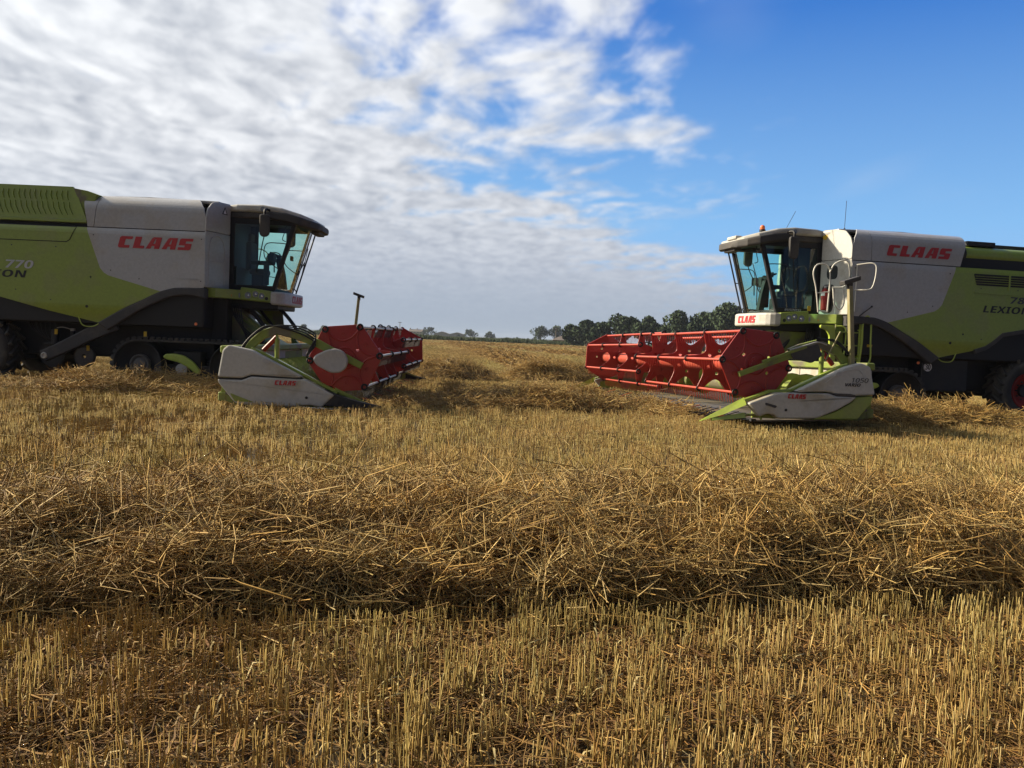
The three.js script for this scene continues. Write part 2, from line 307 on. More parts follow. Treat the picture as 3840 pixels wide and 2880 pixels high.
    part(h, 'top_strip', [beam(cfg.sideA ? [[4.3, 1.17], [4.56, 1.07], [5.34, 0.69], [5.92, 0.40]] : [[4.3, 1.15], [4.45, 1.1], [5.4, 0.64], [5.8, 0.61], [6.3, 0.42]], 0.025, s * 5.22, s * 5.34, 0.01)], M.green);
    part(h, 'end_wall', ext([[3.74, 0.2], [3.84, 1.15], [4.4, 1.08], [5.3, 0.64], [6.1, 0.35], [6.1, 0.12], [4, 0.12]], s * 5.24, s * 5.29, 0.005), M.greenDirtyShaded);
    part(h, 'grip_recess', disc(cfg.sideA ? 4.62 : 4.55, cfg.sideA ? 0.955 : 0.98, s * 5.475, 0.06, 0.012, 'z', 20).scale(1, 0.7, 1).translate(0, cfg.sideA ? 0.28 : 0.29, 0), M.grey);
    part(h, 'fixing_hole', disc(cfg.sideA ? 5.38 : 5.55, cfg.sideA ? 0.305 : 0.29, s * 5.485, 0.025, 0.01), M.dark);
    // divider nose that parts the crop
    if (cfg.sideA) {
      part(h, 'divider', [loftX([{ x: 5.55, w: 0.11, y0: 0.17, y1: 0.53, z: s * 5.36 }, { x: 5.95, w: 0.1, y0: 0.15, y1: 0.37, z: s * 5.36 }, { x: 6.35, w: 0.06, y0: 0.14, y1: 0.265, z: s * 5.36 }, { x: 6.74, w: 0.012, y0: 0.165, y1: 0.195, z: s * 5.36 }], 0.02)], M.dark);
      part(h, 'divider_blade', [ext([[5.86, 0.5], [5.88, 0.38], [6.42, 0.235], [6.45, 0.25]], s * 5.26, s * 5.29, 0.004), rod(V(5.9, 0.2, s * 5.38), V(6.4, 0.14, s * 5.38), 0.018)], M.greenDirtyShaded);
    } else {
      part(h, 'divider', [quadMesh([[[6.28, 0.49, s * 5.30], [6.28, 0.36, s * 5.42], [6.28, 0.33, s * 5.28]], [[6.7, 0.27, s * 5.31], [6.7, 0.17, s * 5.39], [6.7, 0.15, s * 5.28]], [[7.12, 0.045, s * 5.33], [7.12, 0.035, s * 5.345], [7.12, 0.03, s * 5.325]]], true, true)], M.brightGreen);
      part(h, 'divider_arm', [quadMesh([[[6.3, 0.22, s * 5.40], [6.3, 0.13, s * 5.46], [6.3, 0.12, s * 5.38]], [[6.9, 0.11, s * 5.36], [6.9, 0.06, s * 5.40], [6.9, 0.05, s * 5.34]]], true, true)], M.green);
      part(h, 'divider_frame', [rod(V(6.0, 0.2, s * 5.34), V(6.9, 0.07, s * 5.34), 0.025), rod(V(6.15, 0.4, s * 5.36), V(5.98, 0.1, s * 5.42), 0.02)], M.greenDirtyShaded);
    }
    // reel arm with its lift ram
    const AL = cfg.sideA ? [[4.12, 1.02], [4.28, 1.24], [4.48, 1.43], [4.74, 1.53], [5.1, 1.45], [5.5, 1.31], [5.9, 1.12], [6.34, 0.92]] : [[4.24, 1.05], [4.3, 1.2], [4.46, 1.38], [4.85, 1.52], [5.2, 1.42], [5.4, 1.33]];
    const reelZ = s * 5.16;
    part(h, 'reel_arm', [beam(AL, cfg.sideA ? [0.07, 0.08, 0.085, 0.085, 0.08, 0.075, 0.07, 0.06] : 0.075, reelZ, s * 5.24, 0.015)], M.greenDirtyShaded);
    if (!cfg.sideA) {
      part(h, 'arm_slide', [beam([[4.95, 1.43], [6.36, 0.90]], 0.045, reelZ, s * 5.25, 0.01), beam([[5.1, 1.45], [5.95, 1.14]], 0.025, s * 5.25, s * 5.29, 0.006)], M.greenDirtyShaded);
      part(h, 'arm_guard', ext(round([[5.42, 1.36], [4.88, 1.52], [4.78, 1.30], [4.98, 1.15], [5.36, 1.22]], 0.05), s * 5.25, s * 5.28, 0.008), M.trim);
      part(h, 'arm_guard_edge', tube([[5.42, 1.38, s * 5.275], [5.1, 1.48, s * 5.275], [4.88, 1.54, s * 5.275], [4.7, 1.5, s * 5.275]], 0.012, 5), M.grey);
    }
    part(h, 'lift_ram', [rod(V(4.75, 1.36, s * 5.2), V(4.755, 0.7, s * 5.2), 0.045, 14), rod(V(4.74, 1.5, s * 5.2), V(4.75, 1.3, s * 5.2), 0.025, 10)], M.green);
    part(h, 'tilt_cylinder', rod(V(4.72, 1.40, s * 5.12), V(4.48, 1.14, s * 5.12), 0.045, 12), M.red);
    for (let k = 0; k < 4; k++) part(h, 'hose', tube([[4.1, 1.1 + k * 0.02, s * (5.26 + 0.012 * k)], [4.28, 1.36 + k * 0.012, s * 5.27], [4.55, 1.56 + k * 0.012, s * 5.26], [4.9, 1.62 - k * 0.02, s * 5.26], [5.3, 1.58 - k * 0.05, s * 5.27], [5.48, 1.45 - k * 0.05, s * 5.28], [5.4, 1.25 - k * 0.03, s * 5.3], [5.32, 1.05, s * 5.29], [5.5, 0.98, s * 5.26]].slice(0, cfg.sideA ? 9 : 4), 0.014, 6, 4), M.black);
    if (cfg.sideA && s === N) part(h, 'drive_cover', ext(round([[5.44, 1.02], [5.5, 1.1], [5.7, 1.2], [5.86, 1.235], [6.02, 1.18], [6.1, 1.02], [6.07, 0.88], [5.96, 0.78], [5.78, 0.77], [5.52, 0.9]], 0.06), s * 5.26, s * 5.36, 0.03), M.grey);
  }
  // guidance mast on the left-hand end
  const mz = -5.28;
  const mx = N > 0 ? 0.26 : 0, slide = (list) => list.map((g) => g.translate(mx, 0, 0));
  part(h, 'sensor_mast', slide([ext([[4.13, 0.95], [4.22, 0.95], [4.35, 2.6], [4.27, 2.6]], mz - 0.045, mz + 0.045, 0.012), rod(V(4.45, 1.75, mz), V(4.72, 1.2, mz), 0.016)]), M.mast);
  part(h, 'sensor_head', slide([ext(round([[4.14, 2.71], [4.46, 2.60], [4.48, 2.68], [4.15, 2.79]], 0.02), mz - 0.09, mz + 0.09, 0.015), box(4.27, 4.36, 2.54, 2.68, mz - 0.04, mz + 0.04)]), M.visor);
  // reel: two halves, a tube, star plates, six tine bars each
  const reel = new THREE.Group(); reel.name = 'reel'; reel.position.set(6.0 - OX, cfg.reelY, 0); h.add(reel);
  const keep = OX; OX = 0;
  const R = 0.655, ph0 = cfg.phase;
  part(reel, 'reel_tube', cylZ(0, 0, -5.05, 5.05, 0.15, 22), M.redTube);
  const holes = []; 
  const hexPts = (ph, r) => Array.from({ length: 6 }, (_, k) => [Math.cos((ph + k * 60) * Math.PI / 180) * r, Math.sin((ph + k * 60) * Math.PI / 180) * r]);
  for (const side of [N, -N]) {
    const ph = side === N ? ph0 : ph0 + 27, zs = side * 0.06, ze = side * 5.08;
    // solid end plate, pressed with ribs
    const hex = round(hexPts(ph, R + 0.06), 0.10, 4), rot = (p, a) => [p[0] * Math.cos(a) - p[1] * Math.sin(a), p[0] * Math.sin(a) + p[1] * Math.cos(a)];
    const slots = [0, 2, 3, 5].map((k) => round([[0.26, -0.03], [0.31, -0.03], [0.31, 0.03], [0.26, 0.03]].map((p) => rot(p, (ph + 30 + k * 60) * Math.PI / 180)), 0.02));
    part(reel, 'end_plate', [ext(hex, ze, ze + side * 0.03, 0.01, slots)], M.red);
    for (let k = 0; k < 6; k++) {
      const a = (ph + k * 60) * Math.PI / 180, b = a + Math.PI / 3, c = Math.cos, sn = Math.sin, z = ze + side * 0.026;
      part(reel, 'pressed_rib', [tube([[c(a) * 0.58, sn(a) * 0.58, z], [c(a + 0.12) * 0.42, sn(a + 0.12) * 0.42, z], [c(a + 0.52) * 0.33, sn(a + 0.52) * 0.33, z], [c(b - 0.12) * 0.42, sn(b - 0.12) * 0.42, z], [c(b) * 0.58, sn(b) * 0.58, z]], 0.022, 6, 3)], M.red);
      part(reel, 'edge_fold', rod(V(c(a) * 0.69, sn(a) * 0.69, ze), V(c(b) * 0.69, sn(b) * 0.69, ze), 0.012, 6), M.red);
    }
    for (let k = 0; k < 6; k++) { const a = (ph + 30 + k * 60) * Math.PI / 180; part(reel, 'pressed_dimple', [new THREE.TorusGeometry(0.035, 0.012, 5, 12).translate(Math.cos(a) * 0.46, Math.sin(a) * 0.46, ze + side * 0.026)], M.red); }
    part(reel, 'hub_ring', new THREE.TorusGeometry(0.2, 0.018, 6, 28).translate(0, 0, ze + side * 0.028), M.red);
    part(reel, 'hub', [disc(0, 0, ze + side * 0.04, 0.13, 0.05), ...[0, 60, 120, 180, 240, 300].map((d) => disc(0.09 * Math.cos(d), 0.09 * Math.sin(d), ze + side * 0.07, 0.014, 0.02, 'z', 8))], M.red);
    // star plates
    const star = []; for (let k = 0; k < 6; k++) for (const [da, r] of [[-5, R + 0.02], [5, R + 0.02], [10, 0.5], [19, 0.385], [30, 0.35], [41, 0.385], [50, 0.5]]) { const a = (ph + k * 60 + da) * Math.PI / 180; star.push([Math.cos(a) * r, Math.sin(a) * r]); }
    const smoothStar = round(star, 0.05, 3), win = [0, 1, 2, 3, 4, 5].map((k) => round([[0.2, -0.03], [0.26, -0.025], [0.26, 0.025], [0.2, 0.03]].map((p) => rot(p, (ph + 30 + k * 60) * Math.PI / 180)), 0.015));
    const zpl = [0.03, 1.7, 3.38];
    for (const z of zpl) part(reel, 'star_plate', [ext(smoothStar, side * z, side * (z + 0.022), 0.006, win), ...[0, 1, 2, 3, 4, 5].map((k) => { const a = (ph + k * 60) * Math.PI / 180; return tube([[Math.cos(a) * 0.6, Math.sin(a) * 0.6, side * (z + 0.02)], [Math.cos(a) * 0.36, Math.sin(a) * 0.36, side * (z + 0.026)]], 0.012, 5, 2); })], M.red);
    // bars with tines
    for (let k = 0; k < 6; k++) {
      const a = (ph + k * 60) * Math.PI / 180, x = Math.cos(a) * R, y = Math.sin(a) * R;
      part(reel, 'tine_bar', rod(V(x, y, zs), V(x, y, ze), 0.024, 8), cfg.barMat);
      const tn = []; for (let z = 0.12; z < 5.0; z += 0.125) { const zz = side * z; tn.push(rod(V(x, y, zz), V(x - 0.035, y - 0.20, zz), 0.0045, 4), rod(V(x - 0.012, y, zz), V(x - 0.03, y - 0.035, zz), 0.017, 5)); }
      part(reel, 'tines', tn, cfg.tineMat).userData.kind = 'stuff';
      for (const z of [...zpl, 5.125]) part(reel, 'bar_clamp', [new THREE.TorusGeometry(0.05, 0.018, 6, 14).translate(x, y, side * z)], M.black);
    }
  }
  OX = keep;
  // writing on the near end
  const badge = cfg.sideA ? [4.79, 0.52, 0.4, 0.085] : [5.53, 0.5, 0.36, 0.085];
  if (cfg.sideA) part(h, 'badge', place(ext([[0, 0], [badge[2] + 0.02, 0], [badge[2] + 0.04, badge[3] + 0.02], [0.01, badge[3] + 0.02]], 0, 0.004, 0.001), N, badge[0] - 0.02, badge[1] - 0.01, 5.482), M.grey);
  for (const g of blockLetters('CLAAS', badge[2], badge[3])) part(h, 'letter', place(g, N, badge[0], badge[1], 5.487), M.letterRed);
  if (!cfg.sideA) {
    part(h, 'model_number', place(words('1050', 0.33, 0.085, { font: regular, slant: 0.25 }), N, 4.30, 0.83, 5.472), M.letterDark);
    part(h, 'model_name', place(words('VARIO', 0.31, 0.06, { font: bold, slant: 0.3 }), N, 4.43, 0.755, 5.472), M.letterBlack);
  }
  OX = 0;
  return h;
}
// ---------------------------------------------------------------- combine harvester
const prof = (y) => { if (y < 1.95) return 1.75 - 0.07 * smooth(1.95, 1.5, y); if (y < 3.57) return 1.75; if (y < 3.68) return mix(1.75, 1.705, (y - 3.57) / 0.11); const t = clamp((y - 4.08) / 0.37); return 1.705 - (1 - Math.sqrt(1 - t * t)) * 0.46; };
const fine = (e) => e.flatMap((p, i) => { if (i === 0) return [p]; const q = e[i - 1]; return p[1] > 4.2 ? [0.25, 0.5, 0.7, 0.85, 0.95, 1].map((t) => [mix(q[0], p[0], t), mix(q[1], p[1], t)]) : [p]; });
function makeTrack(root, s, near) {
  const t = new THREE.Group(); t.name = 'track'; root.add(t);
  const xr = 0.58, xf = 2.74, r = 0.6, cy = 0.61, outline = (rr) => { const o = []; for (let k = 0; k <= 16; k++) { const a = (90 + k * 180 / 16) * Math.PI / 180; o.push([xr + Math.cos(a) * rr, cy + Math.sin(a) * rr]); } for (let k = 0; k <= 16; k++) { const a = (-90 + k * 180 / 16) * Math.PI / 180; o.push([xf + Math.cos(a) * rr, cy + Math.sin(a) * rr]); } return o; };
  part(t, 'belt', ext(outline(r - 0.03), s * 1.12, s * 1.74, 0.008, [outline(r - 0.075)]), M.rubber);
  const L = xf - xr, per = 2 * L + 2 * Math.PI * r, lug = [];
  for (let k = 0; k < 58; k++) {
    let d = k / 58 * per, x, y, nx, ny;
    if (d < L) { x = xr + d; y = cy + r; nx = 0; ny = 1; } else if ((d -= L) < Math.PI * r) { const a = Math.PI / 2 - d / r; x = xf + Math.cos(a) * r; y = cy + Math.sin(a) * r; nx = Math.cos(a); ny = Math.sin(a); } else if ((d -= Math.PI * r) < L) { x = xf - d; y = cy - r; nx = 0; ny = -1; } else { d -= L; const a = -Math.PI / 2 - d / r; x = xr + Math.cos(a) * r; y = cy + Math.sin(a) * r; nx = Math.cos(a); ny = Math.sin(a); }
    const g = box(-0.045, 0.045, -0.035, 0.035, -0.15, 0.15, 0.012).rotateY(s * 0.35).rotateZ(Math.atan2(ny, nx) - Math.PI / 2).translate(x, y, s * 1.58);
    if (near) part(t, 'lug', g, M.rubber); else lug.push(g);
  }
  if (!near) part(t, 'lugs', lug, M.rubber).userData.kind = 'stuff';
  for (const [x, rr] of [[xr, 0.545], [xf, 0.545]]) {
    part(t, 'track_wheel', [lathe([[0.1, 1.50], [0.3, 1.52], [0.36, 1.58], [0.47, 1.6], [0.5, 1.68], [0.535, 1.69], [rr, 1.66], [rr, 1.2]].map(([a, b]) => [a, s * b]), x, cy, 0, 44)], M.dark);
    part(t, 'wheel_hub', [lathe([[0.001, 1.62], [0.12, 1.63], [0.15, 1.58], [0.17, 1.58], [0.185, 1.62], [0.225, 1.62], [0.23, 1.5]].map(([a, b]) => [a, s * b]), x, cy, 0, 32), ...Array.from({ length: 12 }, (_, k) => disc(x + Math.cos(k * Math.PI / 6) * 0.205, cy + Math.sin(k * Math.PI / 6) * 0.205, s * 1.63, 0.017, 0.03, 'z', 6))], M.hubSteel);
  }
  for (const x of [1.28, 1.8]) { part(t, 'roller', [lathe([[0.06, 1.55], [0.16, 1.57], [0.2, 1.66], [0.215, 1.66], [0.215, 1.2]].map(([a, b]) => [a, s * b]), x, 0.245, 0, 28), ...Array.from({ length: 6 }, (_, k) => rod(V(x, 0.245, s * 1.6), V(x + Math.cos(k * Math.PI / 3) * 0.18, 0.245 + Math.sin(k * Math.PI / 3) * 0.18, s * 1.62), 0.014, 5))], M.dark); }
  part(t, 'track_frame', [box(0.7, 2.6, 0.42, 0.62, s * 1.2, s * 1.52, 0.03), box(1.3, 1.95, 0.55, 0.95, s * 1.1, s * 1.5, 0.05)], M.dark);
  part(t, 'frame_guard', ext(round([[1.14, 0.80], [1.2, 0.87], [1.42, 0.885], [1.62, 0.85], [1.85, 0.71], [2.02, 0.50], [1.98, 0.43], [1.9, 0.44], [1.72, 0.58], [1.5, 0.69], [1.22, 0.745]], 0.06), s * 1.60, s * 1.70, 0.03), M.brightGreen);
  part(t, 'pivot_cap', disc(1.56, 0.53, s * 1.62, 0.13, 0.06), M.steel);
}
function makeRearWheel(root, s, x0) {
  const w = new THREE.Group(); w.name = 'rear_wheel'; root.add(w);
  const cy = 0.8;
  part(w, 'tyre', lathe([[0.42, 1.62], [0.5, 1.70], [0.62, 1.735], [0.70, 1.71], [0.745, 1.62], [0.755, 1.4], [0.745, 1.18], [0.70, 1.09], [0.6, 1.06], [0.42, 1.15]].map(([a, b]) => [a, s * b]), x0, cy, 0, 56), M.rubber);
  for (let k = 0; k < 20; k++) for (const sd of [1, -1]) {
    const a = (k + (sd > 0 ? 0 : 0.5)) / 20 * 2 * Math.PI;
    part(w, 'tread_lug', box(-0.035, 0.035, -0.05, 0.05, -0.17, 0.17, 0.012).rotateY(sd * s * 0.65).translate(0, 0.765, s * (1.4 + sd * 0.16)).rotateZ(a).translate(x0, cy, 0), M.rubber);
  }
  part(w, 'rim', lathe([[0.16, 1.50], [0.30, 1.53], [0.34, 1.60], [0.40, 1.62], [0.425, 1.66], [0.44, 1.64], [0.43, 1.5]].map(([a, b]) => [a, s * b]), x0, cy, 0, 40), M.red);
  part(w, 'hub', [disc(x0, cy, s * 1.53, 0.15, 0.1), ...Array.from({ length: 10 }, (_, k) => disc(x0 + Math.cos(k * Math.PI / 5) * 0.22, cy + Math.sin(k * Math.PI / 5) * 0.22, s * 1.53, 0.02, 0.05, 'z', 6))], M.dark);
}
function makeCab(root, cfg) {
  const c = new THREE.Group(); c.name = 'cab'; root.add(c);
  const yb = 2.46, yt = 4.16, Z = 0.8, fx = (y) => mix(3.38, 3.88, (y - yb) / (yt - yb));
  part(c, 'floor', box(2.3, 3.4, 2.40, 2.5, -0.8, 0.8), M.black);
  part(c, 'rear_wall', [box(2.28, 2.34, yb, 4.2, -0.82, 0.82), box(2.34, 2.5, yb, 3.0, -0.8, 0.8)], M.black);
  for (const s of [1, -1]) {
    part(c, 'front_pillar', ext([[fx(yb) - 0.05, yb], [fx(yb) + 0.05, yb], [fx(yt) + 0.05, yt], [fx(yt) - 0.06, yt]], s * 0.73, s * 0.83, 0.02), M.black);
    part(c, 'rear_pillar', box(2.32, 2.44, yb, yt, s * 0.72, s * 0.83, 0.02), M.black);
    part(c, 'door_frame', [ext([[2.34, yb - 0.02], [fx(yb), yb - 0.02], [fx(yb) + 0.02, yb + 0.1], [2.34, yb + 0.1]], s * 0.74, s * 0.82, 0.01), ext([[2.34, 4.0], [fx(4.0), 4.0], [fx(yt), yt], [2.34, yt + 0.05]], s * 0.74, s * 0.82, 0.01)], M.black);
    const pane = quadMesh([[[2.44, yb + 0.08, s * 0.8], [fx(yb + 0.08) - 0.04, yb + 0.08, s * 0.8]], [[2.44, 4.02, s * 0.8], [fx(4.02) - 0.05, 4.02, s * 0.8]]]);
    part(c, 'side_pane', pane, M.glass);
    if (s !== cfg.near) part(c, 'grab_rod', [rod(V(fx(4.02) + 0.12, 4.02, s * 0.84), V(fx(2.44) + 0.12, 2.46, s * 0.84), 0.02, 6), rod(V(fx(2.55) + 0.05, 2.6, s * 0.78), V(fx(2.5) + 0.13, 2.5, s * 0.84), 0.014, 5), rod(V(fx(3.2) + 0.05, 3.2, s * 0.78), V(fx(3.2) + 0.12, 3.2, s * 0.84), 0.012, 5)], M.black);
    // mirror on its arm
    const mx = 3.24, mz = s * 1.16;
    part(c, 'mirror', [ext(round([[mx - 0.12, 4.2], [mx + 0.12, 4.2], [mx + 0.12, 3.74], [mx + 0.05, 3.68], [mx - 0.06, 3.68], [mx - 0.11, 3.74]], 0.06), mz - 0.05, mz + 0.05, 0.03)], M.visor);
    part(c, 'mirror_arm', [tube([[3.3, 4.32, s * 0.9], [3.24, 4.33, s * 1.08], [mx, 4.28, mz], [mx, 4.18, mz]], 0.03, 6, 3), tube([[mx, 3.7, mz], [mx - 0.06, 3.5, s * 1.1], [3.05, 3.1, s * 0.9], [2.96, 2.86, s * 0.83]], 0.013, 5, 4)], M.black);
    part(c, 'marker_lamp', disc(3.14, 4.34, s * 0.99, 0.055, 0.03), M.lensDull);
    for (const [x, z] of [[3.88, 0.88], [3.99, 0.84]]) part(c, 'work_light', [disc(0, 0, 0, 0.052, 0.03).scale(1, 1.15, 1).rotateY(s * 0.5).translate(x, 4.15 - (x - 3.88) * 0.35, s * z)], M.lens);
    for (const [x, z, a] of [[4.18, 0.70, 0.9], [4.28, 0.57, 1.15], [4.345, 0.42, 1.3]]) part(c, 'work_light', [disc(0, 0, 0, 0.058, 0.04).rotateY(s * a).translate(x, 4.03, s * z)], M.lensDull);
  }
  part(c, 'rear_quarter_panel', box(2.36, 2.52, yb, yt, -cfg.near * 0.74, -cfg.near * 0.79, 0.01), M.black);
  // windscreen, bowed ahead
  const rows = []; for (let i = 0; i <= 12; i++) { const y = mix(yb, 4.1, i / 12), r = []; for (let j = 0; j <= 16; j++) { const u = -1 + j / 8; r.push([fx(y) + 0.02 + 0.15 * (1 - u * u), y, u * 0.75]); } rows.push(r); }
  part(c, 'windscreen', quadMesh(rows), M.glass);
  part(c, 'wiper', [rod(V(3.56, 2.62, -0.1), V(3.78, 3.25, -0.5), 0.012, 5), rod(V(3.7, 2.9, -0.55), V(3.88, 3.6, -0.42), 0.01, 5)], M.black);
  // roof: light cap over a dark visor
  part(c, 'roof_cap', loftX([{ x: 2.270, w: 0.84, y0: 4.28, y1: 4.425 }, { x: 2.500, w: 0.90, y0: 4.28, y1: 4.45 }, { x: 3.100, w: 0.95, y0: 4.27, y1: 4.455 }, { x: 3.552, w: 0.95, y0: 4.25, y1: 4.40 }, { x: 3.972, w: 0.87, y0: 4.15, y1: 4.29 }, { x: 4.241, w: 0.64, y0: 4.08, y1: 4.2 }], 0.06), M.cream);
  part(c, 'visor', [loftX([{ x: 2.340, w: 0.83, y0: 4.13, y1: 4.29 }, { x: 3.100, w: 0.9, y0: 4.12, y1: 4.29 }, { x: 3.300, w: 0.97, y0: 4.12, y1: 4.31 }, { x: 3.678, w: 0.985, y0: 4.07, y1: 4.28 }, { x: 3.972, w: 0.93, y0: 4.0, y1: 4.21 }, { x: 4.207, w: 0.76, y0: 3.96, y1: 4.15 }, { x: 4.350, w: 0.52, y0: 3.95, y1: 4.12 }, { x: 4.409, w: 0.34, y0: 3.96, y1: 4.07 }], 0.05), box(4.12, 4.32, 3.88, 3.98, -0.3, 0.3, 0.03)], M.visor);
  // inside: seat, column, wheel, screens
  part(c, 'seat', [box(2.62, 3.0, 2.85, 3.0, -0.28, 0.28, 0.05), box(2.52, 2.66, 2.95, 3.65, -0.26, 0.26, 0.05), box(2.54, 2.62, 3.66, 3.86, -0.15, 0.15, 0.03), box(2.66, 2.95, 2.5, 2.86, -0.2, 0.2, 0.03)], M.seat);
  part(c, 'armrest', [box(2.7, 3.2, 3.08, 3.18, 0.3, 0.46, 0.03), box(3.12, 3.28, 3.1, 3.36, 0.28, 0.5, 0.03), box(3.02, 3.14, 2.6, 3.1, 0.32, 0.44, 0.02), rod(V(3.14, 3.18, 0.36), V(3.18, 3.4, 0.36), 0.03)], M.seat);
  part(c, 'steering_column', [beam([[3.42, 2.5], [3.36, 2.9], [3.27, 3.28]], 0.07, -0.08, 0.08), box(3.1, 3.3, 2.5, 2.8, -0.5, -0.2, 0.04)], M.seat);
  part(c, 'steering_wheel', [new THREE.TorusGeometry(0.19, 0.018, 8, 28).rotateX(Math.PI / 2).rotateZ(-0.35).translate(3.24, 3.36, 0), rod(V(3.27, 3.28, 0), V(3.24, 3.36, 0), 0.05)], M.seat);
  part(c, 'screen', [box(3.3, 3.34, 3.15, 3.35, 0.46, 0.7, 0.015), box(3.42, 3.47, 3.28, 3.40, -0.62, -0.45, 0.01), rod(V(3.32, 2.9, 0.55), V(3.32, 3.16, 0.58), 0.015)], M.seat);
  part(c, 'interior_mirror', [tube([[3.5, 4.1, 0.2], [3.46, 3.9, 0.25], [3.42, 3.72, 0.25], [3.5, 3.68, 0.25]], 0.01, 5)], M.black);
  // platform under the cab: rail, lamp boxes, bumper
  part(root, 'platform', extY([[1.98, 1.5], [2.25, 1.5], [2.68, 0.97], [2.68, -0.97], [2.25, -1.5], [1.98, -1.5]], 2.21, 2.43, 0.012), M.green);
  part(root, 'platform_base', [box(2.1, 3.5, 2.0, 2.22, -0.8, 0.8, 0.03), box(2.02, 2.4, 1.2, 2.25, -1.1, 1.1, 0.03)], M.black);
  for (const s of [1, -1]) {
    const lb = new THREE.Group(); lb.name = 'lamp_box'; root.add(lb);
    part(lb, 'housing', ext(round([[2.64, 2.20], [2.66, 2.50], [3.0, 2.475], [3.38, 2.43], [3.37, 2.16]], 0.03), s * 0.6, s * 0.985, 0.025), M.green);
    for (const [x, y, r] of [[2.84, 2.31, 0.085], [3.02, 2.345, 0.08], [3.16, 2.305, 0.08], [3.28, 2.25, 0.05]]) {
      part(lb, 'lamp_ring', new THREE.TorusGeometry(r, 0.012, 6, 22).translate(x, y, s * 0.985), M.green);
      part(lb, 'headlight', disc(x, y, s * 0.982, r - 0.01, 0.02), r > 0.06 ? M.lensDull : M.dark);
      if (r > 0.06) part(lb, 'bulb', new THREE.SphereGeometry(0.028, 10, 8).translate(x + 0.01, y - 0.005, s * 0.99), M.lens);
    }
    part(lb, 'reflector', box(2.44, 2.52, 2.26, 2.31, s * 0.985, s * 1.18, 0.01), M.orange);
    part(lb, 'side_lamp', box(2.58, 2.66, 2.24, 2.36, s * 0.9, s * 1.03, 0.02), M.lensDull);
  }
  const bp = [[3.375, 0.985], [3.5, 0.975], [3.6, 0.92], [3.67, 0.82], [3.735, 0.62], [3.75, 0.48], [3.752, 0]], bumper = [...bp, ...bp.slice(0, -1).reverse().map(([x, z]) => [x, -z])];
  part(root, 'bumper', extY(bumper, 2.11, 2.42, 0.045), M.cream);
  for (const g of blockLetters('CLAAS', 0.95, 0.175)) part(root, 'letter', g.rotateY(Math.PI / 2).translate(3.754, 2.18, 0.475), M.letterRed);
  return c;
}
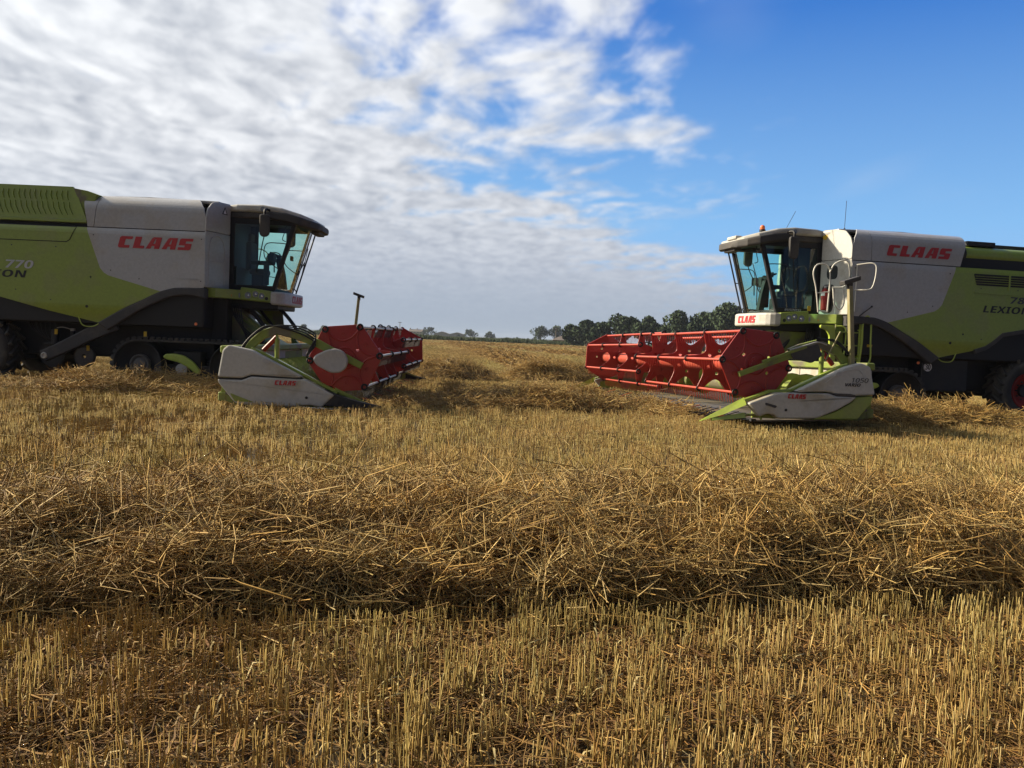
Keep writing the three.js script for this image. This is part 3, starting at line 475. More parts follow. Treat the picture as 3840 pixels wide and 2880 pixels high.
function makeCombine(cfg) {
  const root = thing('combine_harvester', cfg.label, 'combine harvester', 'combine harvesters parked face to face');
  const N = cfg.near;
  const arch = [[-0.33, 1.52], [-0.05, 1.69], [0.19, 1.84], [0.4, 1.95], [0.63, 2.06], [1.08, 2.29]];
  const bound = [[1.08, 2.29], [-0.1, 2.60], [-0.2, 2.66], [-0.29, 2.76], [-0.45, 3.2], [-0.62, 3.67]];
  for (const s of [N, -N]) {
    const gl = cfg.sideB ? [[-0.33, 1.52], [-1.19, 1.71], [-1.5, 1.81], [-1.7, 1.93], [-1.91, 2.12], [-2.55, 2.26], [-4.6, 2.3], [-5.3, 2.5], [-5.45, 3.67]] : [[-0.33, 1.52], [-1.45, 1.75], [-2.55, 2.02], [-4.6, 2.2], [-5.3, 2.5], [-5.45, 3.67]];
    part(root, 'green_side_panel', panel(gl, [...arch, ...bound.slice(1)], prof, s, 0.03, 20), M.green);
    part(root, 'grey_side_panel', panel(bound, [[1.08, 2.29], [1.4, 2.385], [1.9, 2.40], [2.06, 2.41], [2.09, 2.46], [2.08, 3.67]], prof, s, 0.03, 14), M.grey);
    const cut = cfg.sideB ? [[1.58, 3.69], [1.59, 4.1], [1.6, 4.44]] : [[-0.47, 3.69], [-0.42, 4.1], [-0.36, 4.44]], rear = cfg.sideB ? [[-0.74, 3.69], [-0.84, 4.1], [-0.9, 4.44]] : [[-0.61, 3.69], [-0.68, 4.1], [-0.75, 4.44]], front = [[2.08, 3.69], [2.07, 4.0], [2.02, 4.2], [1.9, 4.36], [1.8, 4.44]];
    const off = (e, d) => e.map(([x, y]) => [x + d, y]);
    part(root, 'hood_panel', panel(fine(rear), fine(off(cut, -0.006)), prof, s, 0.03, 10), M.grey, cfg.sideB ? 'upper side panel with the maker lettering in red' : undefined);
    part(root, 'hood_panel', panel(fine(off(cut, 0.006)), fine(front), prof, s, 0.03, 10), M.grey);
    const top = [[-0.33, 1.515], [0.19, 1.835], [0.63, 2.055], [1.08, 2.285], [1.4, 2.38], [1.75, 2.405], [2.1, 2.40]], bot = [[2.1, 2.17], [1.75, 2.22], [1.5, 2.21], [1.18, 2.12], [0.63, 1.84], [0.1, 1.49], [-0.1, 1.36]];
    part(root, 'wheel_arch_trim', ext([...spline(top), ...spline(bot)], s * 1.5, s * 1.765, 0.03), M.trim);
    if (!cfg.sideB || s !== N) {
      part(root, 'lower_trim_arm', beam([[0.05, 1.52], [-0.6, 1.22], [-1.2, 0.9], [-1.62, 0.70]], [0.16, 0.15, 0.14, 0.13], s * 1.55, s * 1.70, 0.03), M.trim);
      part(root, 'pivot_bolt', [new THREE.TorusGeometry(0.055, 0.022, 8, 18).translate(-1.56, 0.72, s * 1.71), disc(-1.56, 0.72, s * 1.70, 0.035, 0.03)], M.steel);
    }
    part(root, 'grab_loop', tube([[-0.3, 1.53, s * 1.68], [-0.42, 1.44, s * 1.71], [-0.68, 1.45, s * 1.71], [-0.8, 1.64, s * 1.69]], 0.012, 6, 5), M.brightGreen);
    part(root, 'panel_latch', [disc(-0.58, 1.88, s * prof(1.88), 0.032, 0.012)], M.black);
      for (const x of [0.3, 0.75, 1.2, 1.65]) part(root, 'hood_catch', box(x - 0.06, x + 0.06, 4.395, 4.415, s * 1.36, s * 1.40, 0.004), M.trim);
    for (const [x, y] of [[-0.05, 2.72], [0.6, 2.55], [2.0, 2.55], [2.0, 3.5], [-0.45, 3.5], [-1.4, 2.0], [-2.2, 2.2], [-2.3, 3.2], [-1.3, 3.2]]) part(root, 'fixing_screw', disc(x, y, s * 1.752, 0.014, 0.008, 'z', 8), M.trim);
  // slanted front corner beside the cab
    const u = V(0.26, 0, -s * 0.82).normalize(), nrm = V(0.82, 0, s * 0.26).normalize(), m4 = new THREE.Matrix4().makeBasis(u, V(0, 1, 0), nrm).setPosition(2.085, 0, s * 1.715);
    const corner = (g) => { g.applyMatrix4(m4); if (s < 0) { const p = g.attributes.position; const ng = g.index ? g.toNonIndexed() : g; const q = ng.attributes.position; for (let i = 0; i < q.count; i += 3) for (const k of ['position', 'normal']) { const a = ng.attributes[k]; const t = [a.getX(i), a.getY(i), a.getZ(i)]; a.setXYZ(i, a.getX(i + 1), a.getY(i + 1), a.getZ(i + 1)); a.setXYZ(i + 1, ...t); } ng.computeVertexNormals(); return ng; } return g; };
    const cm = cfg.sideB ? M.cream : M.grey;  // sunlit cream on one machine, shaded grey on the other: light put into colour
    part(root, 'corner_door', corner(ext(round([[0.0, 2.43], [0.0, 3.70], [0.88, 3.70], [0.88, 2.43]], 0.01), -0.04, 0, 0.01)), cm);
    part(root, 'corner_top', corner(ext(round([[0.0, 3.71], [0.0, 4.0], [0.06, 4.2], [0.22, 4.37], [0.5, 4.425], [0.88, 4.43], [0.88, 3.71]], 0.05), -0.04, 0, 0.01)), cm);
    if (!cfg.sideB) {
      part(root, 'door_frame_bead', corner(tube([[0.12, 2.46, 0.0], [0.12, 3.3, 0.0], [0.2, 3.55, 0.0], [0.38, 3.64, 0.0], [0.58, 3.55, 0.0], [0.68, 3.3, 0.0], [0.68, 2.46, 0.0]], 0.016, 5, 5)), cm);
      part(root, 'door_crossbar', corner(box(0.12, 0.68, 3.03, 3.05, -0.01, 0.012, 0.004)), cm);
      part(root, 'warning_triangle', corner(ext([[0.56, 4.16], [0.76, 4.16], [0.66, 4.34]], 0, 0.004, 0.001)), M.letterBlack);
      part(root, 'warning_symbol', corner(ext([[0.605, 4.18], [0.715, 4.18], [0.66, 4.285]], 0.003, 0.007, 0.001)), M.letterWhite);
    } else if (s === N) {
      part(root, 'vent_hole', corner(ext(round([[0.38, 3.26], [0.38, 3.58], [0.66, 3.58], [0.70, 3.4], [0.66, 3.26]], 0.1), -0.01, 0.006, 0.002)), M.black);
      part(root, 'extinguisher_recess', corner(ext(round([[0.48, 2.48], [0.44, 2.7], [0.44, 3.14], [0.80, 3.14], [0.80, 2.5], [0.7, 2.44]], 0.12), -0.01, 0.006, 0.002)), M.visor);
      part(root, 'warning_sticker', corner(disc(0.80, 4.27, 0.004, 0.07, 0.004)), M.yellow);
    }
  }
  // hull, deck and what hangs under it
  part(root, 'hull', [box(-5.35, 2.06, 1.48, 3.66, -1.66, 1.66, 0.05), box(-5.3, 2.0, 3.6, 4.05, -1.6, 1.6, 0.05), box(-0.7, 2.2, 4.0, 4.38, -1.2, 1.2, 0.1)], M.black);
  part(root, 'underbody', [box(-4.6, 2.1, 0.72, 1.52, -1.02, 1.02, 0.06), box(-1.3, -0.05, 0.72, 1.5, cfg.sideB ? N * 0.9 : -0.5, cfg.sideB ? N * 1.5 : 0.5, 0.03), box(-3.9, -2.2, 0.6, 0.95, -0.9, 0.9, 0.05)], M.dark);
  part(root, 'deck', loftX([{ x: cfg.sideB ? 0.05 : -0.35, w: 1.34, y0: 4.38, y1: 4.445 }, { x: 0.6, w: 1.34, y0: 4.38, y1: 4.462 }, { x: 2.2, w: 1.3, y0: 4.36, y1: 4.435 }, { x: 2.36, w: 0.9, y0: 4.3, y1: 4.4 }], 0.03), M.grey);
  for (const s of [1, -1]) { makeTrack(root, s, s === N); makeRearWheel(root, s, cfg.rearX); }
  part(root, 'rear_axle', rod(V(cfg.rearX, 0.8, -1.2), V(cfg.rearX, 0.8, 1.2), 0.14), M.dark);
  // feeder house
  part(root, 'feeder_house', loftX([{ x: 2.15, w: 0.72, y0: 0.95, y1: 1.98 }, { x: 2.5, w: 0.75, y0: 0.8, y1: 1.75 }, { x: 3.2, w: 0.78, y0: 0.42, y1: 1.26 }, { x: 3.68, w: 0.8, y0: 0.28, y1: 1.02 }], 0.04), M.greenDirtyShaded);
  for (const z of [0.885, -0.885]) part(root, 'feeder_side_plate', ext([[3.5, 0.3], [3.68, 0.26], [3.68, 1.12], [3.4, 1.4]], z - 0.065, z + 0.065, 0.01), M.greenDirtyShaded);
  for (const z of [0.6, -0.6]) part(root, 'feeder_rail', ext([[2.35, 1.95], [3.05, 1.5], [3.08, 1.56], [2.42, 2.05]], z - 0.1, z + 0.1, 0.01), M.greenDirtyShaded);
  part(root, 'feeder_gusset', ext([[2.5, 2.0], [3.2, 2.05], [3.28, 1.4]], -0.72, -0.66, 0.01), M.greenDirtyShaded);
  for (const s of [1, -1]) part(root, 'lift_cylinder', [rod(V(2.2, 0.75, s * 0.86), V(3.2, 0.62, s * 0.86), 0.06), rod(V(3.1, 0.63, s * 0.86), V(3.5, 0.57, s * 0.86), 0.035)], M.dark);
  part(root, 'coupler_box', box(3.0, 3.22, 0.98, 1.36, N * 0.8, N * 0.94, 0.03).rotateZ(0), M.black);
  part(root, 'front_hose', tube([[3.3, 2.12, N * 0.35], [3.52, 1.96, N * 0.4], [3.75, 1.72, N * 0.45], [3.86, 1.56, N * 0.48], [3.87, 1.3, N * 0.5]], 0.045, 8, 6), M.black);
  for (let k = 0; k < 5; k++) part(root, 'hose', tube([[2.4 + k * 0.06, 2.1, N * (0.85 + k * 0.02)], [2.55 + k * 0.05, 1.75 - k * 0.06, N * 0.95], [2.85, 1.45 - k * 0.05, N * 0.93], [3.15, 1.2 - k * 0.03, N * 0.9], [3.5, 1.05, N * 0.85]], 0.016, 6, 4), M.black);
  part(root, 'strut', [rod(V(2.75, 2.05, N * 0.6), V(3.2, 1.55, N * 0.75), 0.05), rod(V(2.6, 2.1, -N * 0.6), V(3.0, 1.6, -N * 0.6), 0.035)], M.dark);
  makeCab(root, cfg);
  // grab rails at the platform on the machine's left
  part(root, 'platform_rail', [tube([[2.72, 2.46, -1.5], [2.82, 3.0, -1.52], [2.92, 3.38, -1.54], [2.84, 3.54, -1.54], [2.62, 3.555, -1.54], [2.52, 3.44, -1.54], [2.50, 2.46, -1.52]], 0.018, 7, 6), rod(V(2.78, 2.9, -1.52), V(2.5, 2.94, -1.53), 0.012, 6), rod(V(2.72, 2.5, -1.5), V(2.5, 2.47, -1.52), 0.018, 6)], M.rail);
  part(root, 'swing_gate', [tube([[2.55, 3.38, -1.6], [2.46, 3.58, -1.66], [2.22, 3.66, -1.72], [2.15, 3.55, -1.72], [2.13, 3.2, -1.72], [2.24, 3.06, -1.70], [2.48, 3.03, -1.62]], 0.018, 7, 6), tube([[2.26, 3.05, -1.7], [2.22, 2.66, -1.72], [2.3, 2.53, -1.7], [2.4, 2.62, -1.66], [2.46, 3.02, -1.63]], 0.017, 7, 6)], M.rail);
  part(root, 'rear_rail', [tube([[1.98, 3.57, -1.76], [1.72, 3.6, -1.98], [1.66, 3.55, -2.02], [1.72, 3.04, -2.0], [1.80, 3.0, -1.95], [2.0, 3.0, -1.76]], 0.017, 7, 6), rod(V(1.97, 3.57, -1.77), V(1.97, 2.5, -1.77), 0.014, 6)], M.rail);
  for (const s of [1, -1]) part(root, 'door_bar', tube([[3.74, 3.56, s * 0.84], [3.5, 3.575, s * 0.87], [3.22, 3.55, s * 0.88], [3.16, 3.4, s * 0.88], [3.2, 3.2, s * 0.88], [3.55, 2.93, s * 0.85]], 0.011, 6, 5), M.black);
  cfg.extra(root, N);
  return root;
}
// ---------------------------------------------------------------- the two harvesters
const yawL = 0, yawR = 190.6 * Math.PI / 180, AT_L = V(-9.16, 0, -20.9), AT_R = V(9.41, 0, -21.5);
const left = makeCombine({
  near: 1, sideB: false, rearX: -3.1, label: 'green and grey tracked combine harvester at the left edge, facing right',
  extra(root, N) {
    // grain tank side with pressed louvres, seed-coloured
    const tank = new THREE.Group(); tank.name = 'grain_tank'; root.add(tank);
    part(tank, 'tank_wall', panel([[-5.4, 3.84], [-5.3, 4.58]], [[-0.64, 3.84], [-0.93, 4.50], [-1.0, 4.58]], (y) => 1.70 - (y - 3.84) * 0.12, N, 0.05, 12), M.green);
    part(tank, 'tank_wall', panel([[-5.4, 3.84], [-5.3, 4.58]], [[-0.64, 3.84], [-0.93, 4.50], [-1.0, 4.58]], (y) => 1.70 - (y - 3.84) * 0.12, -N, 0.05, 12), M.green);
    part(tank, 'tank_front', [ext([[-0.98, 4.55], [-0.66, 4.5], [-0.42, 4.42], [-0.66, 3.85]], 1.3, 1.64, 0.02), box(-1.1, -0.98, 3.86, 4.5, -1.6, 1.6, 0.02)], M.greenDirtyShaded);
    part(tank, 'tank_ledge', box(-5.4, -0.63, 3.765, 3.835, N * 1.5, N * 1.722, 0.01), M.green);
    for (let k = 0; k < 34; k++) {
      const x = -1.12 - k * 0.122, zz = (y) => 1.705 - (y - 3.84) * 0.12;
      part(tank, 'louvre', quadMesh([[[x, 3.93, zz(3.93)], [x + 0.02, 3.93, zz(3.93) + 0.018], [x + 0.03, 3.93, zz(3.93)]], [[x - 0.09, 4.1, zz(4.1)], [x - 0.07, 4.1, zz(4.1) + 0.02], [x - 0.06, 4.1, zz(4.1)]], [[x - 0.11, 4.22, zz(4.22)], [x - 0.09, 4.22, zz(4.22) + 0.018], [x - 0.08, 4.22, zz(4.22)]]].map((r) => r.map(([a, b, c]) => [a + 0.15, b, N * c]))), M.green);
      part(tank, 'louvre', quadMesh([[[x, 4.27, zz(4.27)], [x + 0.02, 4.27, zz(4.27) + 0.018], [x + 0.03, 4.27, zz(4.27)]], [[x - 0.04, 4.38, zz(4.38)], [x - 0.02, 4.38, zz(4.38) + 0.02], [x - 0.01, 4.38, zz(4.38)]], [[x - 0.03, 4.48, zz(4.48)], [x - 0.01, 4.48, zz(4.48) + 0.018], [x, 4.48, zz(4.48)]]].map((r) => r.map(([a, b, c]) => [a + 0.02, b, N * c]))), M.green);
    }
    part(root, 'rear_hood', box(-5.4, -1.0, 4.0, 4.2, -1.55, 1.55, 0.05), M.dark);
    // service hatch in the green flank: its outline is a gap
    part(root, 'hatch', panel([[-5.2, 3.33], [-5.2, 3.66]], [[-1.06, 3.33], [-0.99, 3.38], [-0.86, 3.66]], (y) => prof(y) + 0.012, N, 0.012, 10), M.green);
    part(root, 'hatch_gap', panel([[-5.2, 3.312], [-5.2, 3.672]], [[-1.06, 3.312], [-0.975, 3.37], [-0.845, 3.672]], (y) => prof(y) + 0.004, N, 0.006, 10), M.black);
    for (const g of blockLetters('CLAAS', 1.72, 0.26)) part(root, 'letter', place(g, N, 0.10, 3.24, 1.752), M.letterRed);
    part(root, 'model_number', place(words('770', 0.64, 0.185, { font: bold, slant: 0.28 }), N, -2.47, 2.68, 1.752), M.letterGrey);
    part(root, 'model_name', place(words('LEXION', 1.32, 0.165, { font: bold, slant: 0.28 }), N, -3.32, 2.47, 1.752), M.letterBlack);
    part(root, 'small_lettering', place(words('APS HYBRID', 0.52, 0.045, { font: regular, slant: 0.3 }), N, 1.41, 2.57, 1.752), M.letterGrey);
    part(root, 'panel_mark', [place(ext([[0, 0.02], [0.02, 0.03], [0.03, 0.05], [0.04, 0.03], [0.06, 0.02], [0.04, 0.01], [0.03, -0.02], [0.02, 0.01]], 0, 0.004, 0.001), N, -0.53, 2.53, 1.752)], M.letterBlack);
    part(root, 'side_reflector', [disc(1.88, 1.58, 1.66, 0.035, 0.02)], M.orange);
    part(root, 'filter', [rod(V(-1.5, 0.98, 1.35), V(-1.5, 1.32, 1.35), 0.09, 16), rod(V(-1.12, 1.02, 1.3), V(-1.12, 1.3, 1.3), 0.05, 12)], M.dark);
    part(root, 'filter_cap', [rod(V(-1.12, 1.3, 1.3), V(-1.12, 1.36, 1.3), 0.055, 12), tube([[-1.45, 1.36, 1.38], [-1.3, 1.38, 1.4], [-1.1, 1.33, 1.36]], 0.012, 5)], M.steel);
    for (const [x, y, z] of [[-1.43, 1.27, 1.45], [-0.66, 0.92, 1.5], [0.7, 1.3, 1.6]]) part(root, 'warning_label', box(x - 0.035, x + 0.035, y - 0.06, y + 0.06, z, z + 0.008, 0.002), M.yellow);
    for (let k = 0; k < 7; k++) part(root, 'hose', tube([[-2.3 + k * 0.12, 1.65 - k * 0.02, 1.2], [-2.05 + k * 0.1, 1.35 - k * 0.05, 1.36], [-1.75 + k * 0.1, 1.1 - k * 0.03, 1.3], [-1.4 + k * 0.16, 0.85 + k * 0.02, 1.25]], 0.016, 5, 4), M.dark);
    part(root, 'belt_pulley', [lathe([[0.05, 1.30], [0.2, 1.31], [0.22, 1.26], [0.24, 1.31], [0.25, 1.22]], -0.86, 0.72, 0, 26)], M.hubSteel);
    part(root, 'rear_drum_cover', [rod(V(-1.6, 0.75, 0.6), V(-1.6, 0.75, 1.3), 0.3, 24), beam([[-1.75, 0.98], [-1.35, 1.02], [-1.2, 0.95]], 0.03, 1.2, 1.4)], M.dark);
  },
});
left.position.copy(AT_L); left.rotation.y = yawL;
const right = makeCombine({
  near: -1, sideB: true, rearX: -2.86, label: 'tracked combine harvester at the right edge, facing left, orange beacon on its cab',
  extra(root, N) {
    part(root, 'unloading_auger', [rod(V(-0.9, 4.0, N * 1.42), V(-5.6, 4.0, N * 1.42), 0.2, 26)], M.green);
    part(root, 'auger_collar', rod(V(-0.86, 4.0, N * 1.42), V(-0.95, 4.0, N * 1.42), 0.21, 26), M.dark);
    part(root, 'engine_deck', [box(-3.2, -0.05, 4.14, 4.33, -1.2, 1.2, 0.03), box(-1.82, -1.05, 4.22, 4.335, N * 1.0, N * 1.5, 0.02)], M.dark);
    part(root, 'auger_rest', box(-1.7, -1.0, 3.74, 3.78, N * 1.5, N * 1.6, 0.01), M.trim);
    // grille in the green flank
    const gr = new THREE.Group(); gr.name = 'grille'; root.add(gr);
    part(gr, 'grille_opening', ext(round([[-1.08, 3.54], [-1.17, 3.27], [-3.2, 3.27], [-3.2, 3.54]], 0.03), N * 1.73, N * 1.757, 0.003), M.black);
    for (const y of [3.32, 3.375, 3.43, 3.485]) part(gr, 'slat', box(-3.18, -1.12, y - 0.008, y + 0.008, N * 1.74, N * 1.772, 0.005), M.greenDirtyShaded);
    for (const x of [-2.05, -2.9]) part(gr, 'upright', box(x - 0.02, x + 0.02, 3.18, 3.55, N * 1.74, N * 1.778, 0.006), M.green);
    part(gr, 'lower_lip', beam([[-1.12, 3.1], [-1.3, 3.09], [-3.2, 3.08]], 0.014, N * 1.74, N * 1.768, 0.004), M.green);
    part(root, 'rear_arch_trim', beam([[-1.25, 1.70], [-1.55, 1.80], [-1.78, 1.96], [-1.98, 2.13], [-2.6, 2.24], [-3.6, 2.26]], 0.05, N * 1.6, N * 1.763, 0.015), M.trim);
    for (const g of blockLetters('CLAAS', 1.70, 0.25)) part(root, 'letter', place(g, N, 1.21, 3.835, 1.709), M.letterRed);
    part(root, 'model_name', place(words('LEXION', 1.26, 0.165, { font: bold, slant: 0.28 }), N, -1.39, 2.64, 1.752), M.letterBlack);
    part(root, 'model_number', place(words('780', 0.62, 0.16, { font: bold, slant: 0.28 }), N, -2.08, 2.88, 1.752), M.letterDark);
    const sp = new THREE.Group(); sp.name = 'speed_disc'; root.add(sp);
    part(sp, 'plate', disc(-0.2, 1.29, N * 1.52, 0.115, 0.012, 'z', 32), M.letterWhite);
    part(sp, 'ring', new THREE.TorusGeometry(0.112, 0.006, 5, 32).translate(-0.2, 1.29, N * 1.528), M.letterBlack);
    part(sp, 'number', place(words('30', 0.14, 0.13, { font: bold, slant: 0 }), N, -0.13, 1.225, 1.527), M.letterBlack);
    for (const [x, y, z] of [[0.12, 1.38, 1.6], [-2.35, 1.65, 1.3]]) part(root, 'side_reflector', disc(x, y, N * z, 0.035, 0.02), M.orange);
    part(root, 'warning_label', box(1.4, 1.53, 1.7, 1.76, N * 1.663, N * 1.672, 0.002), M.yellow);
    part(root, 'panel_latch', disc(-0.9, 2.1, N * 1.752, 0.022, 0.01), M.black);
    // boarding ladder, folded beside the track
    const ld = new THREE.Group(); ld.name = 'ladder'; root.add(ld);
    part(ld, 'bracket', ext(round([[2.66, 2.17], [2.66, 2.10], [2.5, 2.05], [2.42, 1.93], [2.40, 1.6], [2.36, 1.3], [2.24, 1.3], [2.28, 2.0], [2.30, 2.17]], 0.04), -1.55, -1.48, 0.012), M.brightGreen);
    part(ld, 'ladder_board', box(1.72, 2.26, 1.0, 2.2, -1.52, -1.47, 0.01), M.greenDirtyShaded);
    for (const y of [1.12, 1.42, 1.72, 2.02]) part(ld, 'step', box(1.74, 2.24, y - 0.015, y + 0.015, -1.68, -1.5, 0.006), M.green);
    part(ld, 'ladder_stile', [box(1.70, 1.76, 0.95, 2.22, -1.7, -1.5, 0.01), box(1.92, 1.95, 1.1, 1.9, -1.72, -1.66, 0.005)], M.brightGreen);
    part(ld, 'hand_loop', tube([[2.28, 2.15, -1.56], [2.14, 2.15, -1.62], [2.09, 2.1, -1.64], [2.09, 1.5, -1.64], [2.12, 1.38, -1.62], [2.2, 1.34, -1.56]], 0.017, 6, 6), M.brightGreen);
    part(ld, 'hand_loop', tube([[1.74, 1.25, -1.72], [1.71, 1.8, -1.74], [1.70, 2.3, -1.74], [1.63, 2.42, -1.74], [1.54, 2.36, -1.74], [1.49, 1.8, -1.74], [1.48, 1.4, -1.74], [1.56, 1.28, -1.74], [1.72, 1.24, -1.72]], 0.02, 6, 5), M.brightGreen);
    part(ld, 'hand_loop_arm', rod(V(1.72, 2.08, -1.72), V(1.82, 2.08, -1.6), 0.018), M.brightGreen);
    part(ld, 'lever', [rod(V(1.83, 2.4, -1.75), V(1.58, 2.62, -1.82), 0.012), new THREE.SphereGeometry(0.025, 8, 6).translate(1.57, 2.63, -1.82)], M.dark);
    part(root, 'lettering', place(words('BUSINESS', 0.42, 0.05, { font: bold, slant: 0.2 }), N, 3.2, 2.49, 0.826), M.letterGrey);
    part(root, 'warning_label', box(2.62, 2.7, 2.5, 2.62, -0.99, -0.98, 0.002), M.yellow);
    const bc = new THREE.Group(); bc.name = 'beacon'; root.add(bc);
    part(bc, 'beacon_base', rod(V(3.72, 4.36, -0.5), V(3.72, 4.41, -0.5), 0.075, 16), M.black);
    part(bc, 'beacon_dome', [rod(V(3.72, 4.40, -0.5), V(3.72, 4.46, -0.5), 0.06, 18), new THREE.SphereGeometry(0.06, 16, 8, 0, 2 * Math.PI, 0, Math.PI / 2).translate(3.72, 4.46, -0.5)], M.orange);
    part(root, 'antenna', [rod(V(3.26, 4.44, -0.8), V(3.05, 4.85, -0.8), 0.006, 5)], M.dark);
    part(root, 'antenna', [rod(V(2.03, 4.42, -1.25), V(2.02, 5.1, -1.25), 0.006, 5), rod(V(2.03, 4.40, -1.25), V(2.03, 4.46, -1.25), 0.02, 6)], M.dark);
    part(root, 'roof_box', box(4.1, 4.28, 4.18, 4.27, -0.25, 0.25, 0.03), M.cream);
  },
});
right.position.copy(AT_R); right.rotation.y = yawR;

const headerL = makeHeader({ near: 1, sideA: true, reelY: 1.05, phase: 6, barMat: M.rail, tineMat: M.dark, label: 'red reel header with a pale round drive cover, on the left harvester' });
const turned = (at, yaw, dy, endZ) => at.clone().add(V(4.8, 0, endZ).applyAxisAngle(V(0, 1, 0), yaw)).add(V(0, 0, -endZ).applyAxisAngle(V(0, 1, 0), yaw + dy));   // a header hangs a little askew, its near end in place
headerL.position.copy(turned(AT_L, yawL, 0.026, 5.3)); headerL.rotation.y = yawL + 0.026;
const headerR = makeHeader({ near: -1, sideA: false, reelY: 1.10, phase: 5, barMat: M.redTube, tineMat: M.red, label: 'red reel header marked 1050, its bright green divider pointing left' });
headerR.rotation.set(0.0167, yawR - 0.024, 0, 'YXZ');
headerR.position.copy(turned(AT_R, yawR, -0.024, -5.3)).add(V(0, 0.09, 0));

// fire extinguisher on the cab corner of the right harvester
{
  const e = thing('fire_extinguisher', 'red fire extinguisher mounted beside the right harvester cab', 'extinguisher');
  part(e, 'cylinder', lathe([[0.001, 0], [0.07, 0.005], [0.085, 0.03], [0.085, 0.42], [0.07, 0.48], [0.035, 0.51], [0.03, 0.53]], 0, 0, 0, 22).rotateX(-Math.PI / 2), M.red);
  part(e, 'label', [new THREE.CylinderGeometry(0.0865, 0.0865, 0.07, 22, 1, true, -1.6, 1.6).translate(0, 0.38, 0)], M.letterWhite);
  part(e, 'valve', [box(-0.03, 0.03, 0.52, 0.57, -0.02, 0.02), box(-0.06, 0.07, 0.57, 0.585, -0.01, 0.01, 0.004)], M.steel);
  part(e, 'hose', tube([[0.03, 0.54, 0.02], [0.11, 0.5, 0.03], [0.13, 0.3, 0.03], [0.10, 0.12, 0.03]], 0.014, 6, 6), M.black);
  const p = V(2.375, 2.52, -1.16); e.position.copy(p.applyAxisAngle(V(0, 1, 0), yawR).add(AT_R)); e.rotation.y = yawR + 2.6;
}
// ---------------------------------------------------------------- field: ground, stubble, swaths of straw
const fieldNoise = createNoise2D(rng(77));
function litterTexture(size, seed, tone) {                                   // soil strewn with short bits of straw
  const a = tileNoise(size, 8, 5, seed), rgb = new Float32Array(size * size * 3), r = rng(seed + 3);
  for (let i = 0; i < size * size; i++) { const k = a[i]; rgb[i * 3] = mix(0.060, 0.13, k) * tone; rgb[i * 3 + 1] = mix(0.040, 0.088, k) * tone; rgb[i * 3 + 2] = mix(0.016, 0.032, k) * tone; }
  for (let n = 0; n < size * 9; n++) {
    let x = r() * size, y = r() * size; const an = r() * 6.283, L = 4 + r() * 22, b = 0.5 + r() * 0.9, dx = Math.cos(an), dy = Math.sin(an);
    for (let t = 0; t < L; t++) { x += dx; y += dy; const q = (((y | 0) % size + size) % size) * size + (((x | 0) % size + size) % size); rgb[q * 3] = 0.26 * b; rgb[q * 3 + 1] = 0.17 * b; rgb[q * 3 + 2] = 0.06 * b; }
  }
  const d = new Uint8Array(size * size * 4); for (let i = 0; i < size * size; i++) { for (let c = 0; c < 3; c++) d[i * 4 + c] = toS(rgb[i * 3 + c]); d[i * 4 + 3] = 255; }
  const t = new THREE.DataTexture(d, size, size); t.colorSpace = THREE.SRGBColorSpace; t.wrapS = t.wrapT = THREE.RepeatWrapping; t.magFilter = THREE.LinearFilter; t.needsUpdate = true; return t;
}
const litter = litterTexture(1024, 31, 0.42); litter.repeat.set(1 / 2.2, 1 / 2.2);
const heap = litterTexture(512, 41, 0.9); heap.repeat.set(1 / 1.1, 1 / 1.1);
const matGround = new THREE.MeshStandardMaterial({ map: litter, roughness: 0.95 });
const matHeap = new THREE.MeshStandardMaterial({ map: heap, roughness: 0.95 });
{
  const g = new THREE.PlaneGeometry(5000, 5000, 1, 1).rotateX(-Math.PI / 2); boxUV(g);
  structure('field', shadowed(new THREE.Mesh(g, matGround)), 'harvested field, brown soil strewn with straw');
}
const STRAW = [[0.42, 0.275, 0.082], [0.36, 0.225, 0.062], [0.50, 0.345, 0.118], [0.28, 0.165, 0.045], [0.33, 0.24, 0.07], [0.20, 0.11, 0.032], [0.56, 0.42, 0.18]];
